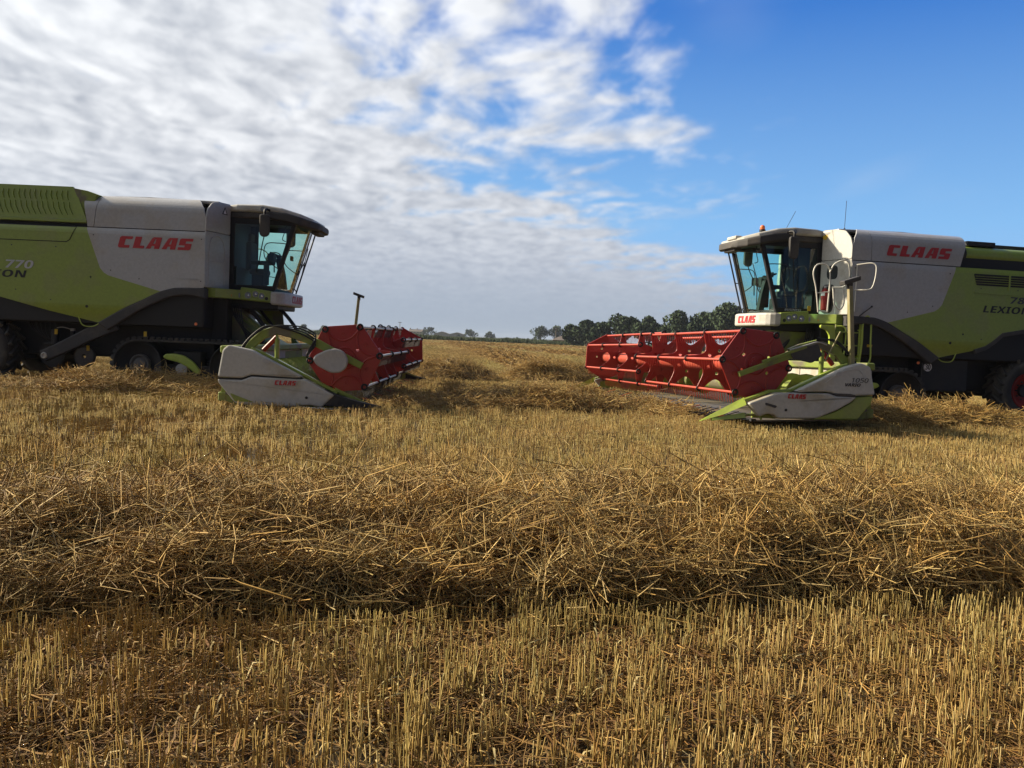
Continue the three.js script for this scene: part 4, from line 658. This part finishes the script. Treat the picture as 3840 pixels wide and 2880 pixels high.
class Straw {                                                                // collects thin three-sided stems and blades with a colour each
  constructor(seed) { this.p = []; this.n = []; this.c = []; this.i = []; this.r = rng(seed); }
  stem(path, rad, col, cap = false) {
    const base = this.p.length / 3, up = V(0.13, 0.2, 0.97);
    path.forEach((q, k) => {
      const d = V(...(path[Math.min(k + 1, path.length - 1)])).sub(V(...path[Math.max(0, k - 1)])).normalize(), a = d.clone().cross(Math.abs(d.z) > 0.9 ? V(1, 0, 0) : up).normalize(), b = d.clone().cross(a);
      for (let j = 0; j < 3; j++) { const t = j * 2.0944, v = a.clone().multiplyScalar(Math.cos(t)).addScaledVector(b, Math.sin(t)); this.p.push(q[0] + v.x * rad, q[1] + v.y * rad, q[2] + v.z * rad); this.n.push(v.x, v.y, v.z); this.c.push(...col); }
      if (k) for (let j = 0; j < 3; j++) { const o = base + (k - 1) * 3, e = (j + 1) % 3; this.i.push(o + j, o + 3 + e, o + 3 + j, o + j, o + e, o + 3 + e); }
    });
    if (cap) { const o = base + (path.length - 1) * 3; this.i.push(o, o + 1, o + 2); }
  }
  blade(path, w, side, col) {
    const base = this.p.length / 3;
    const sv = V(...side).normalize();
    path.forEach((q, k) => { const f = w * (1 - 0.8 * k / (path.length - 1)), nn = sv.clone().cross(V(...path[Math.min(k + 1, path.length - 1)]).sub(V(...path[Math.max(0, k - 1)]))).normalize(); for (const e of [-1, 1]) { this.p.push(q[0] + side[0] * f * e, q[1] + side[1] * f * e, q[2] + side[2] * f * e); this.n.push(nn.x, nn.y, nn.z); this.c.push(...col); } if (k) { const o = base + (k - 1) * 2; this.i.push(o, o + 1, o + 3, o, o + 3, o + 2); } });
  }
  tone(lo = 0.75, hi = 1.2) { const c = STRAW[Math.min(6, (this.r() ** 1.15 * 7) | 0)], k = mix(lo, hi, this.r()); return c.map((v) => v * k); }
  geometry() { const g = new THREE.BufferGeometry(); g.setAttribute('position', new THREE.Float32BufferAttribute(this.p, 3)); g.setAttribute('normal', new THREE.Float32BufferAttribute(this.n, 3)); g.setAttribute('color', new THREE.Float32BufferAttribute(this.c, 3)); g.setIndex(this.i); return g; }
}
const matStraw = new THREE.MeshStandardMaterial({ vertexColors: true, roughness: 0.75, side: THREE.DoubleSide });
// cut stems standing in a length of drilled row
function stubblePiece(seed, len, wide, count, hLo, hHi, rad, blades, lying = 0) {
  const s = new Straw(seed), r = s.r; let x = (r() - 0.5) * len;
  for (let k = 0; k < count; k++) {
    if (r() < 0.45) x = (r() - 0.5) * len;                                    // plants tiller: several stems from one root
    const px = x + (r() - 0.5) * 0.03, pz = (r() - 0.5) * wide, bent = r() < 0.14, tl = bent ? 0.25 + r() * 0.8 : r() * 0.16, an = r() * 6.283, h = mix(hLo, hHi, 1 - (1 - r()) ** 1.6 * 0.9) * (bent ? 0.85 : 1);
    const tx = Math.cos(an) * Math.sin(tl) * h, tz = Math.sin(an) * Math.sin(tl) * h, ty = Math.cos(tl) * h;
    s.stem([[px, -0.01, pz], [px + tx * 0.45, ty * 0.52, pz + tz * 0.45], [px + tx, ty, pz + tz]], rad * mix(0.7, 1.25, r()), s.tone(0.7, 1.1), true);
  }
  for (let k = 0; k < blades; k++) {
    const px = (r() - 0.5) * len, pz = (r() - 0.5) * wide * 1.5, an = r() * 6.283, h = 0.02 + r() * 0.09, o = 0.03 + r() * 0.07, c = Math.cos(an), z = Math.sin(an);
    s.blade([[px, r() * 0.05, pz], [px + c * o * 0.4, h, pz + z * o * 0.4], [px + c * o, h * 0.95, pz + z * o], [px + c * o * 1.5, h * 0.5, pz + z * o * 1.5]], 0.003 + r() * 0.004, [-z, 0, c], s.tone(0.6, 1.2));
  }
  for (let k = 0; k < lying; k++) {                                            // threshed straw caught across the stems
    const px = (r() - 0.5) * len, pz = (r() - 0.5) * wide * 1.6, an = r() * 6.283, L = 0.05 + r() * 0.13, h = hHi * (0.35 + 0.6 * r()), c = Math.cos(an) * L, z = Math.sin(an) * L, e = (r() - 0.5) * 0.05;
    s.stem([[px - c, h - e, pz - z], [px, h + 0.01, pz], [px + c, h + e, pz + z]], rad * 0.9, s.tone(0.85, 1.2));
  }
  return s.geometry();
}
// straw lying about in a tangle: len of each stem, spread, thickness of the layer, how far stems rise
function tangle(seed, count, lo, hi, spread, thick, rise, rad, curl = 0.3) {
  const s = new Straw(seed), r = s.r;
  for (let k = 0; k < count; k++) {
    const an = r() * 6.283, el = (r() - 0.5) * 2 * rise, L = mix(lo, hi, r() ** 1.5), c = [(r() - 0.5) * spread, (r() - 0.4) * thick, (r() - 0.5) * spread], d = [Math.cos(an) * Math.cos(el), Math.sin(el), Math.sin(an) * Math.cos(el)], b = (r() - 0.5) * L * curl, b2 = (r() - 0.5) * L * curl * 0.6, m = [-d[2] * b, b2, d[0] * b];
    const path = [-0.5, 0, 0.5].map((t, i) => [c[0] + d[0] * L * t + (i === 1 ? m[0] : 0), c[1] + d[1] * L * t + (i === 1 ? m[1] : 0), c[2] + d[2] * L * t + (i === 1 ? m[2] : 0)]);
    if (r() < 0.2) s.blade(path, 0.002 + r() * 0.0035, [-d[2], 0.2, d[0]], s.tone(0.65, 1.15)); else s.stem(path, rad * mix(0.7, 1.2, r()), s.tone(0.5, 1.25));
  }
  return s.geometry();
}
function scatter(parent, name, geo, mats, mat = matStraw, tints) {
  const m = shadowed(new THREE.InstancedMesh(geo, mat, mats.length)); m.name = name;
  mats.forEach((q, i) => { m.setMatrixAt(i, q); if (tints) m.setColorAt(i, tints[i]); });
  m.userData.kind = 'stuff'; (parent ?? scene).add(m); return m;
}
const matrixAt = (x, y, z, ry, sc = 1, sy = sc, tiltX = 0, tiltZ = 0) => new THREE.Matrix4().compose(V(x, y, z), new THREE.Quaternion().setFromEuler(new THREE.Euler(tiltX, ry, tiltZ, 'YXZ')), V(sc, sy, sc));
const tint = (k, g = 0) => new THREE.Color().setRGB(k * (1 - g * 0.12), k * (1 + g * 0.05), k * (1 + g * (g < 0 ? 0.35 : 0.05)));
const ROW = [0.983, -0.184], ACR = [0.184, 0.983], ROWANG = Math.atan2(0.184, 0.983);
const inView = (x, z, m) => z < -1.9 && Math.abs(x) < 0.72 * -z + m;
{
  const near = [0, 1, 2, 3, 4, 5].map((k) => stubblePiece(100 + k, 0.42, 0.045, 38, 0.08, 0.20, 0.0026, 16));
  const midG = [0, 1, 2].map((k) => stubblePiece(120 + k, 0.8, 0.36, 95, 0.09, 0.19, 0.0036, 26, 2));
  const farG = [0, 1].map((k) => stubblePiece(130 + k, 2.2, 1.2, 300, 0.1, 0.19, 0.009, 10, 170));
  const sets = { n: near.map(() => [[], []]), m: midG.map(() => [[], []]), f: farG.map(() => [[], []]) }, r = rng(9);
  const put = (list, x, z, ry, k, g, sc = 1, sy = 1) => { const q = list[(r() * list.length) | 0]; q[0].push(matrixAt(x, 0, z, ry, sc, sy, (r() - 0.5) * 0.12, (r() - 0.5) * 0.12)); q[1].push(tint(k, g)); };
  const rows = (d0, d1, across, along, list, m) => {
    const T = d1 * 0.8 + 6;
    for (let n = -d1 - 8; n < 2; n += across) for (let t = -T; t < T; t += along) {
      const tt = t + (r() - 0.5) * along * 0.6, nn = n + (r() - 0.5) * across * 0.3, x = ROW[0] * tt + ACR[0] * nn, z = ROW[1] * tt + ACR[1] * nn, d = -z + (r() - 0.5) * 2;
      if (d < d0 || d >= d1 || z < -262 || !inView(x, z, m)) continue;
      const patch = fieldNoise(x * 0.9, z * 0.9) * 0.6 + fieldNoise(x * 2.6, z * 2.6) * 0.5;
      if (across < 0.3 && patch < -0.62) continue;                            // bare and flattened spots
      const strip = fieldNoise(x * 0.09 + 7, z * 0.02), g = (d > 30 ? 0.5 + strip * 0.8 : 0.35 + 0.35 * fieldNoise(x * 0.4, z * 0.4));
      put(list, x, z, ROWANG + (r() < 0.5 ? Math.PI : 0), 0.93 + r() * 0.2 + strip * 0.08, clamp(g, -0.6, 1.2), 1, clamp(1 + patch * 0.3, 0.55, 1.25));
    }
  };
  rows(1.9, 9.5, 0.14, 0.34, sets.n, 1.5); rows(9.5, 30, 0.30, 0.72, sets.m, 2.5); rows(30, 90, 0.46, 0.85, sets.m, 4); rows(90, 262, 1.25, 2.2, sets.f, 8);
  const st = new THREE.Group(); st.name = 'stubble'; tag(st, 'cut straw stubble standing in rows over the whole field', 'stubble', null, 'stuff'); scene.add(st);
  near.forEach((g, k) => scatter(st, 'stubble_row', g, sets.n[k][0], matStraw, sets.n[k][1])); midG.forEach((g, k) => scatter(st, 'stubble_row', g, sets.m[k][0], matStraw, sets.m[k][1])); farG.forEach((g, k) => scatter(st, 'stubble_row', g, sets.f[k][0], matStraw, sets.f[k][1]));
  // loose bits between the rows
  const bits = [0, 1, 2].map((k) => tangle(150 + k, 30, 0.03, 0.16, 0.34, 0.06, 0.45, 0.0019)), bl = bits.map(() => [[], []]);
  for (let k = 0; k < 13000; k++) { const d = k < 11500 ? 2 + r() ** 0.6 * 5 : 2 + r() ** 0.6 * 20, x = (r() * 2 - 1) * (0.72 * d + 1.5), z = -d; if (fieldNoise(x * 0.7 + 3, z * 0.7) + r() < 0.25) continue; const q = bl[(r() * 3) | 0]; q[0].push(matrixAt(x, 0.015 + r() * 0.05, z, r() * 6.28, 0.8 + r() * 0.6)); q[1].push((() => { const k = 0.45 + r() * 0.45; return new THREE.Color().setRGB(k * 1.05, k * 0.86, k * 0.6); })()); }
  const lo = new THREE.Group(); lo.name = 'loose_straw'; tag(lo, 'short broken straw and chaff scattered between the stubble rows', 'straw', null, 'stuff'); scene.add(lo);
  bits.forEach((g, k) => scatter(lo, 'straw_bits', g, bl[k][0], matStraw, bl[k][1]));
  const pale = [0, 1].map((k) => tangle(160 + k, 8, 0.08, 0.3, 0.6, 0.04, 0.3, 0.0027)), pl = pale.map(() => [[], []]);    // threshed straw caught on the tops of the stubble
  for (let k = 0; k < 2200; k++) { const d = 2.5 + r() ** 0.55 * 38, x = (r() * 2 - 1) * (0.72 * d + 2), z = -d; if (fieldNoise(x * 0.35 + 13, z * 0.5) + r() * 1.1 < 0.25) continue; const q = pl[(r() * 2) | 0]; q[0].push(matrixAt(x, 0.07 + r() * 0.1, z, r() * 6.28, 0.8 + r() * 0.7)); q[1].push(tint(1.05 + r() * 0.3)); }
  pale.forEach((g, k) => scatter(lo, 'pale_straw', g, pl[k][0], matStraw, pl[k][1]));
}
// a swath: mound along a line of [x, z, half width, height], covered with tangled straw
const TANGLES = [0, 1, 2, 3].map((k) => tangle(200 + k, 25, 0.07, 0.42, 0.36, 0.10, 0.42, 0.0026, 0.6)), LONG = [0, 1, 2].map((k) => tangle(210 + k, 6, 0.25, 0.65, 0.4, 0.06, 0.28, 0.003, 0.3));
const COARSE = [0, 1, 2].map((k) => tangle(220 + k, 90, 0.1, 0.4, 0.8, 0.13, 0.45, 0.0045)), VERY = [0, 1].map((k) => tangle(230 + k, 130, 0.1, 0.36, 1.1, 0.08, 0.32, 0.0085));
function swath(label, line, density, kind, seed, rough = 1) {
  const r = rng(seed), curve = new THREE.CatmullRomCurve3(line.map((p) => V(p[0], 0, p[1])), false, 'centripetal'), L = curve.getLength(), steps = Math.max(8, Math.ceil(L / (kind === 'far' ? 1.2 : 0.12))), A = 20;
  const prm = (t, i) => { const f = t * (line.length - 1), k = Math.min(line.length - 2, f | 0); return mix(line[k][i], line[k + 1][i], f - k); };
  const surf = (t, a) => {
    const p = curve.getPoint(t), d = curve.getTangent(t), nx = -d.z, nz = d.x, w = prm(t, 2), H = prm(t, 3), e = Math.max(0, 1 - a * a), ends = smooth(0, 0.6 / L * 1.2, t) * smooth(0, 0.6 / L * 1.2, 1 - t);
    const lump = fieldNoise(p.x * 1.1 + a * 1.7 + seed, p.z * 1.1 + a * w) * 0.22 + fieldNoise(p.x * 3.1 + seed, p.z * 3.1 + a * 4 * w) * 0.14 + fieldNoise(p.x * 8 + seed, p.z * 8 + a * 9 * w) * 0.06;
    const h = H * Math.max(0, e ** (kind === 'near' ? 0.36 : 0.6) * (0.9 + lump * 1.25 * rough)) * ends;
    return [p.x + nx * a * w, h, p.z + nz * a * w];
  };
  const rows = []; for (let i = 0; i <= steps; i++) rows.push(Array.from({ length: A + 1 }, (_, j) => { const q = surf(i / steps, -1 + 2 * j / A); q[1] -= (kind === 'near' ? 0.17 : 0.06); return q; }));
  const o = new THREE.Group(); o.name = numbered('straw_swath'); scene.add(o); tag(o, label, 'straw swath', 'swaths of cut straw lying on the field');
  const skin = quadMesh(rows); boxUV(skin); const core = shadowed(new THREE.Mesh(skin, matHeap)); core.name = 'packed_straw'; o.add(core);
  const fill = (geos, count, lift, name, sc0, sc1) => {
    const lists = geos.map(() => [[], []]);
    for (let k = 0; k < count; k++) {
      const t = r(), a = (r() * 2 - 1) * 1.04, q = surf(t, a), q2 = surf(t, clamp(a + 0.06, -1, 1)), d = curve.getTangent(t), yaw = Math.atan2(-d.z, d.x), w = prm(t, 2), slope = Math.atan2(q2[1] - q[1], 0.06 * w), l = lists[(r() * geos.length) | 0], s = mix(sc0, sc1, r());
      const m = new THREE.Matrix4().makeTranslation(q[0], q[1] + lift * (r() - 0.6), q[2]).multiply(new THREE.Matrix4().makeRotationY(yaw)).multiply(new THREE.Matrix4().makeRotationX(-slope * 0.9)).multiply(new THREE.Matrix4().makeRotationY(r() * 6.283)).multiply(new THREE.Matrix4().makeScale(s, s, s));
      l[0].push(m); l[1].push(tint(0.72 + r() * 0.5 + fieldNoise(q[0] * 2, q[2] * 2 + 5) * 0.14, -0.25 + 0.35 * fieldNoise(q[0] * 1.3 + 3, q[2] * 1.3)));
    }
    geos.forEach((g, k) => scatter(o, name, g, lists[k][0], matStraw, lists[k][1]));
  };
  const area = L * 2 * line.reduce((s, p) => s + p[2], 0) / line.length;
  if (kind === 'near') { fill(TANGLES, area * density, 0.2, 'straw', 0.8, 1.3); fill(LONG, area * density * 0.22, 0.06, 'long_straw', 0.8, 1.15); }
  else if (kind === 'mid') { fill(COARSE, area * density, 0.08, 'straw', 0.6, 1.1); fill(LONG, area * density * 0.6, 0.1, 'long_straw', 1, 1.5); }
  else fill(VERY, area * density, 0.15, 'straw', 0.6, 1.1);
  return o;
}
swath('large tangled straw swath across the foreground', [[-7.5, -4.3, 1.1, 0.35], [-5, -4.7, 1.1, 0.35], [-2.9, -5.1, 1.1, 0.36], [-1.4, -5.35, 1.12, 0.38], [0.1, -5.6, 1.12, 0.35], [1.6, -5.87, 1.12, 0.39], [3.2, -6.22, 1.12, 0.38], [5.5, -6.68, 1.15, 0.37], [8.5, -7.35, 1.15, 0.36]], 185, 'near', 21, 1.5);
swath('straw swath in front of the left harvester tracks', [[-16, -17.1, 1.0, 0.26], [-11.5, -17.6, 0.95, 0.2], [-10, -17.7, 0.95, 0.17], [-9.1, -17.75, 1.0, 0.32], [-8.2, -17.8, 1.05, 0.38], [-7, -18.0, 1.0, 0.30], [-5.8, -18.1, 0.9, 0.25], [-4.4, -18.3, 0.9, 0.22]], 26, 'mid', 22);
swath('low straw heap between the two headers', [[-3.3, -17.4, 0.7, 0.16], [-1.8, -17.6, 0.8, 0.18], [-0.7, -17.75, 0.9, 0.30], [0.5, -17.9, 0.95, 0.42], [1.4, -18.0, 0.95, 0.42], [2.5, -18.4, 0.8, 0.26]], 26, 'mid', 23);
swath('small straw heap just left of the right header divider', [[2.4, -18.6, 0.55, 0.15], [2.95, -18.7, 0.7, 0.34], [3.6, -18.7, 0.6, 0.22]], 30, 'mid', 24);
swath('thin straw patch under the right header divider tip', [[2.6, -17.3, 0.6, 0.1], [3.5, -17.4, 0.8, 0.18], [4.6, -17.2, 0.6, 0.14]], 26, 'mid', 25);
swath('straw swath in front of the right harvester tracks', [[6.3, -17.6, 0.7, 0.2], [7.4, -17.9, 0.9, 0.36], [8.3, -18.0, 1.0, 0.44], [9.4, -18.1, 1.0, 0.40], [10.4, -18.0, 0.95, 0.30], [11.6, -17.7, 1.0, 0.24], [16, -17.6, 1.0, 0.24]], 26, 'mid', 26);
swath('upright straw tuft beside the right harvester rear wheel', [[11.1, -20.6, 0.32, 0.42], [11.5, -20.65, 0.38, 0.62], [11.95, -20.7, 0.32, 0.5]], 60, 'mid', 27);
swath('straw heap behind the left header reel', [[-4.6, -28.3, 0.8, 0.3], [-3.1, -28.3, 1.1, 0.5], [-2.2, -28.5, 1.3, 0.78], [-1.3, -28.7, 1.1, 0.5], [-0.3, -29, 0.8, 0.28]], 14, 'mid', 28);
swath('broad straw swath behind the right header reel', [[-0.2, -29.6, 0.9, 0.35], [0.9, -30, 1.3, 0.62], [2.1, -30.4, 1.3, 0.66], [3.4, -30.6, 1.1, 0.5], [6, -31, 1.0, 0.45], [12, -31.6, 1.0, 0.45]], 14, 'mid', 29);
swath('long straw swath running away to the far field edge', [[1.9, -31, 1.4, 0.35], [1.4, -38, 1.4, 0.42], [0.3, -50, 1.4, 0.42], [-0.9, -64, 1.4, 0.42], [-3.9, -97, 1.4, 0.42], [-8, -130, 1.4, 0.42], [-13, -168, 1.3, 0.4]], 5, 'far', 30);
swath('far straw swath crossing behind the right header', [[26, -50, 1.4, 0.4], [14, -64, 1.4, 0.4], [7.6, -79, 1.4, 0.4], [2.2, -108, 1.4, 0.4], [-3.6, -148, 1.4, 0.4], [-9, -190, 1.3, 0.38]], 3.6, 'far', 31);
swath('distant straw swath near the field edge', [[60, -150, 1.3, 0.38], [20, -178, 1.3, 0.38], [-5, -205, 1.3, 0.38]], 2.4, 'far', 32);
// ---------------------------------------------------------------- beyond the field: verge, trees, farm
const matLeaf = new THREE.MeshStandardMaterial({ vertexColors: true, roughness: 0.85, side: THREE.DoubleSide });
const matBark = paint([0.07, 0.055, 0.04], 0.2, 0.95, { seed: 60 });
const matBrick = paint([0.30, 0.12, 0.08], 0.2, 0.9, { seed: 61, dust: [0.28, 0.18, 0.12] }), matRoof = paint([0.16, 0.13, 0.12], 0.2, 0.85, { seed: 62 }), matBarn = paint([0.16, 0.15, 0.14], 0.25, 0.85, { seed: 63 }), matBarnRoof = paint([0.14, 0.13, 0.125], 0.25, 0.8, { seed: 64 }), matStone = paint([0.26, 0.22, 0.18], 0.2, 0.9, { seed: 65 }), matWood = paint([0.14, 0.115, 0.09], 0.2, 0.9, { seed: 66 });
function crown(seed, w, h, y0, leaf, count, green) {                         // leaf clumps over a handful of overlapping boughs
  const r = rng(seed), pos = [], col = [], lobes = [];
  for (let k = 0; k < 14; k++) { const a = r() * 6.283, f = 0.25 + r() * 0.75, v = r(); lobes.push([Math.cos(a) * f * w * 0.38 * (1 - 0.45 * v), y0 + h * (0.24 + 0.54 * v), Math.sin(a) * f * w * 0.38 * (1 - 0.45 * v), (0.16 + 0.12 * r()) * Math.min(w, h * 1.1)]); }
  lobes.push([0, y0 + h * 0.5, 0, 0.3 * Math.min(w, h)], [0, y0 + h * 0.78, 0, 0.2 * Math.min(w, h)]);
  for (let k = 0; k < count; k++) {
    const L = lobes[(r() * lobes.length) | 0], th = r() * 6.283, ph = Math.acos(2 * r() - 1), rad = L[3] * (0.55 + 0.5 * r() ** 0.6), n = [Math.sin(ph) * Math.cos(th), Math.cos(ph), Math.sin(ph) * Math.sin(th)], c = [L[0] + n[0] * rad, L[1] + n[1] * rad * 0.86, L[2] + n[2] * rad];
    const q = new THREE.Quaternion().setFromEuler(new THREE.Euler(r() * 6, r() * 6, r() * 6)), s = leaf * (0.5 + r() * 0.8), k2 = 0.6 + r() * 0.8, cc = green.map((g) => g * k2);
    const v = [[-s, -s * 0.5, 0], [s * 0.2, -s * 0.7, 0.2 * s], [s, s * 0.2, 0], [-s * 0.2, s * 0.8, -0.2 * s]].map((p) => V(...p).applyQuaternion(q));
    for (const i of [0, 1, 2, 0, 2, 3]) { pos.push(c[0] + v[i].x, c[1] + v[i].y, c[2] + v[i].z); col.push(...cc); }
  }
  const g = new THREE.BufferGeometry(); g.setAttribute('position', new THREE.Float32BufferAttribute(pos, 3)); g.setAttribute('color', new THREE.Float32BufferAttribute(col, 3)); g.computeVertexNormals(); return g;
}
const GREEN = [0.024, 0.047, 0.013];
function tree(label, x, z, top, w, seed, { trunk = 0.25, group = 'row of trees beyond the field', green = GREEN, count = 1500, leaf = 0.42 } = {}) {
  const t = thing('broadleaf_tree', label, 'tree', group); t.position.set(x, 0, z);
  const bole = top * trunk, b = [rod(V(0, -0.2, 0), V(0.05 * w, bole * 1.3, 0), 0.05 * top ** 0.9, 8, 0.03 * top ** 0.9)], r = rng(seed);
  for (let k = 0; k < 5; k++) { const a = r() * 6.283; b.push(rod(V(0.04 * w, bole, 0), V(Math.cos(a) * w * 0.25, bole + top * (0.25 + r() * 0.3), Math.sin(a) * w * 0.25), 0.022 * top ** 0.9, 6, 0.008 * top)); }
  part(t, 'trunk', b, matBark);
  const c = shadowed(new THREE.Mesh(crown(seed + 5, w, top - bole * 0.55, bole * 0.55, leaf, count, green), matLeaf)); c.name = 'crown'; t.add(c);
}
const ORD = ['first', 'second', 'third', 'fourth', 'fifth', 'sixth', 'seventh'];
[[17.9, 6.4, -262, 6.6], [21.9, 7.9, -258, 6.8], [26.4, 7.3, -254, 8.2], [32.6, 9.3, -250, 9.4], [39.0, 9.5, -246, 10.6], [46.8, 11.3, -240, 12.2], [53.0, 10.5, -236, 10.2], [59.2, 12.9, -230, 14.6]].forEach(([x, top, z, w], i) =>
  tree(i === 7 ? 'tallest dark tree of the row, beside the right harvester cab' : `dark green tree, ${ORD[i]} from the left in the right-hand tree row`, x, z, top * 1.07, w * 1.28, 300 + i * 7, { count: 2500 + i * 320, leaf: 0.48, trunk: 0.2 }));
tree('dark green tree seen under the right harvester cab', 78, -230, 9.5, 9, 370, { count: 1600 });
const FAR = { group: 'far trees along the horizon', green: [0.03, 0.052, 0.02], leaf: 0.75, count: 900, trunk: 0.05 };
tree('rounded far tree between the farmhouse and the barns', -90.7, -900, 11, 19, 400, FAR);
tree('wide dark far tree to the right of the grey barns', -44.4, -860, 9.6, 22, 401, FAR);
tree('lone low far tree midway along the horizon', -25, -880, 8.4, 18, 402, FAR);
tree('taller left tree of the far pair near the brick shed', 18, -560, 11.6, 17, 403, { ...FAR, leaf: 0.55, count: 1500 });
tree('right tree of the far pair near the brick shed', 27.6, -560, 11.6, 15, 404, { ...FAR, leaf: 0.55, count: 1300 });
[[-7, -880, 2.6, 9], [3.6, -880, 3.4, 14], [12, -700, 2.4, 6], [15.5, -620, 3.4, 7], [-58, -880, 3.2, 7]].forEach(([x, z, t, w], i) => tree(['low bush right of the lone far tree', 'broad low bush at the centre of the horizon', 'small bush left of the far tree pair', 'bush at the foot of the far tree pair', 'small bush in front of the grey barns'][i], x, z, t, w, 410 + i, { ...FAR, group: 'far bushes along the horizon', count: 500, trunk: 0.05, leaf: 0.5 }));
[[-176, -700, 6.5, 11], [-158, -700, 6, 11]].forEach(([x, z, t, w], i) => tree(['left one of two far trees seen through the left header hoses', 'right one of two far trees seen through the left header hoses'][i], x, z, t, w, 430 + i, { ...FAR, count: 900 }));
{ // rough grass along the field edge
  const s = new Straw(500), r = s.r, col = () => { const k = 0.7 + r() * 0.7; return [0.05 * k, 0.07 * k, 0.022 * k]; };
  for (let k = 0; k < 900; k++) { const px = (r() - 0.5) * 8, pz = (r() - 0.5) * 9, h = 0.7 + r() * 0.9, an = r() * 6.283; s.blade([[px, 0, pz], [px + Math.cos(an) * 0.15, h * 0.6, pz + Math.sin(an) * 0.15], [px + Math.cos(an) * 0.4, h, pz + Math.sin(an) * 0.4]], 0.09, [-Math.sin(an), 0, Math.cos(an)], col()); }
  const g = s.geometry(), mats = []; for (let x = -330; x < 330; x += 7) for (const z of [-268, -276, -284]) mats.push(matrixAt(x + r() * 2, 0, z + r() * 2 - (x < 10 ? 0 : 0), r() * 0.2, 1, 0.75 + r() * 0.5));
  const v = new THREE.Group(); v.name = 'grass_verge'; tag(v, 'dark green rough grass strip along the far edge of the field', 'grass', null, 'stuff'); scene.add(v);
  scatter(v, 'grass', g, mats, matLeaf);
}
{ // meadow beyond the verge
  const g = new THREE.PlaneGeometry(3000, 1700).rotateX(-Math.PI / 2).translate(0, 0.006, -1140); boxUV(g);
  structure('meadow', shadowed(new THREE.Mesh(g, paint([0.10, 0.115, 0.05], 0.3, 0.95, { seed: 70, metres: 30, dust: [0.2, 0.17, 0.08] }))), 'flat green meadow beyond the field');
}
function barn(label, x, z, w, d, eave, ridge, wall, roof, name = 'barn', group) {
  const b = thing(name, label, name === 'barn' ? 'barn' : 'building', group); b.position.set(x, 0, z);
  part(b, 'wall', [ext([[-w / 2, 0], [w / 2, 0], [w / 2, eave], [0, ridge - 0.15], [-w / 2, eave]], -d / 2, d / 2, 0.02)], wall);
  for (const s of [-1, 1]) part(b, 'roof', ext([[s * (w / 2 + 0.3), eave - 0.15], [0, ridge], [0, ridge + 0.18], [s * (w / 2 + 0.3), eave + 0.03]].map((p) => p), -d / 2 - 0.3, d / 2 + 0.3, 0.01), roof);
  return b;
}
barn('left grey barn with a shallow pitched roof on the horizon', -76.3, -900, 16.6, 24, 3.4, 5.9, matBarn, matBarnRoof, 'barn', 'grey barns on the horizon');
barn('right grey barn with a shallow pitched roof on the horizon', -60.2, -900, 16, 24, 3.6, 5.6, matBarn, matBarnRoof, 'barn', 'grey barns on the horizon');
{
  const b = thing('farmhouse', 'distant farmhouse with chimneys left of the barns', 'house'); b.position.set(-106.5, 0, -920);
  part(b, 'wall', box(-8, 8, 0, 5, -4, 4, 0.02), matStone);
  const rf = part(b, 'roof', extX([[-4.4, 4.9], [0, 7.4], [4.4, 4.9]], -8.2, 8.2, 0.02), matRoof);
  for (const x of [-7, 0.5]) part(rf, 'chimney', box(x - 0.5, x + 0.5, 6.6, 8.7, -0.5, 0.5, 0.02), matStone);
  for (const x of [-5, -1.6, 1.8, 5]) for (const y of [1.2, 3.4]) part(b, 'window', box(x - 0.5, x + 0.5, y, y + 1.1, 4, 4.06, 0.01), M.black);
}
{
  const b = thing('brick_shed', 'low red brick shed with a grey roof below the trees', 'shed'); b.position.set(16.4, 0, -284);
  part(b, 'wall', box(-3.2, 3.2, 0, 1.75, -2.5, 2.5, 0.02), matBrick);
  part(b, 'roof', quadMesh([[[-3.6, 1.7, 2.9], [3.6, 1.7, 2.9], [3.6, 1.7, -2.9], [-3.6, 1.7, -2.9]], [[-0.6, 3.1, 0.1], [1.6, 3.1, 0.1], [1.6, 3.1, -0.1], [-0.6, 3.1, -0.1]]], true, true), matRoof);
  part(b, 'door', box(1.9, 2.5, 0, 1.4, 2.5, 2.55, 0.01), M.letterGrey);
}
{
  const b = thing('long_shed', 'long low brick outbuilding behind the tree trunks', 'shed'); b.position.set(28.5, 0, -286);
  part(b, 'wall', box(-5, 5, 0, 1.5, -2.5, 2.5, 0.02), matBrick);
  part(b, 'roof', extX([[-2.9, 1.45], [0, 2.5], [2.9, 1.45]], -5.3, 5.3, 0.02), matRoof);
}
function pole(label, x, z, top) {
  const p = thing('utility_pole', label, 'pole', 'wooden utility poles'); p.position.set(x, 0, z);
  part(p, 'post', rod(V(0, 0, 0), V(0, top, 0), 0.15, 8, 0.11), matWood);
  part(p, 'crossarm', box(-0.9, 0.9, top - 0.5, top - 0.32, -0.08, 0.08, 0.01), matWood);
}
pole('wooden pole with a crossarm at the far tree pair', 14.3, -288, 5.9); pole('thin wooden pole above the left header reel', -54.4, -400, 7.4);

scene.fog = new THREE.FogExp2(new THREE.Color().setRGB(0.62, 0.70, 0.82), 0.00014);
renderer.render(scene, camera);
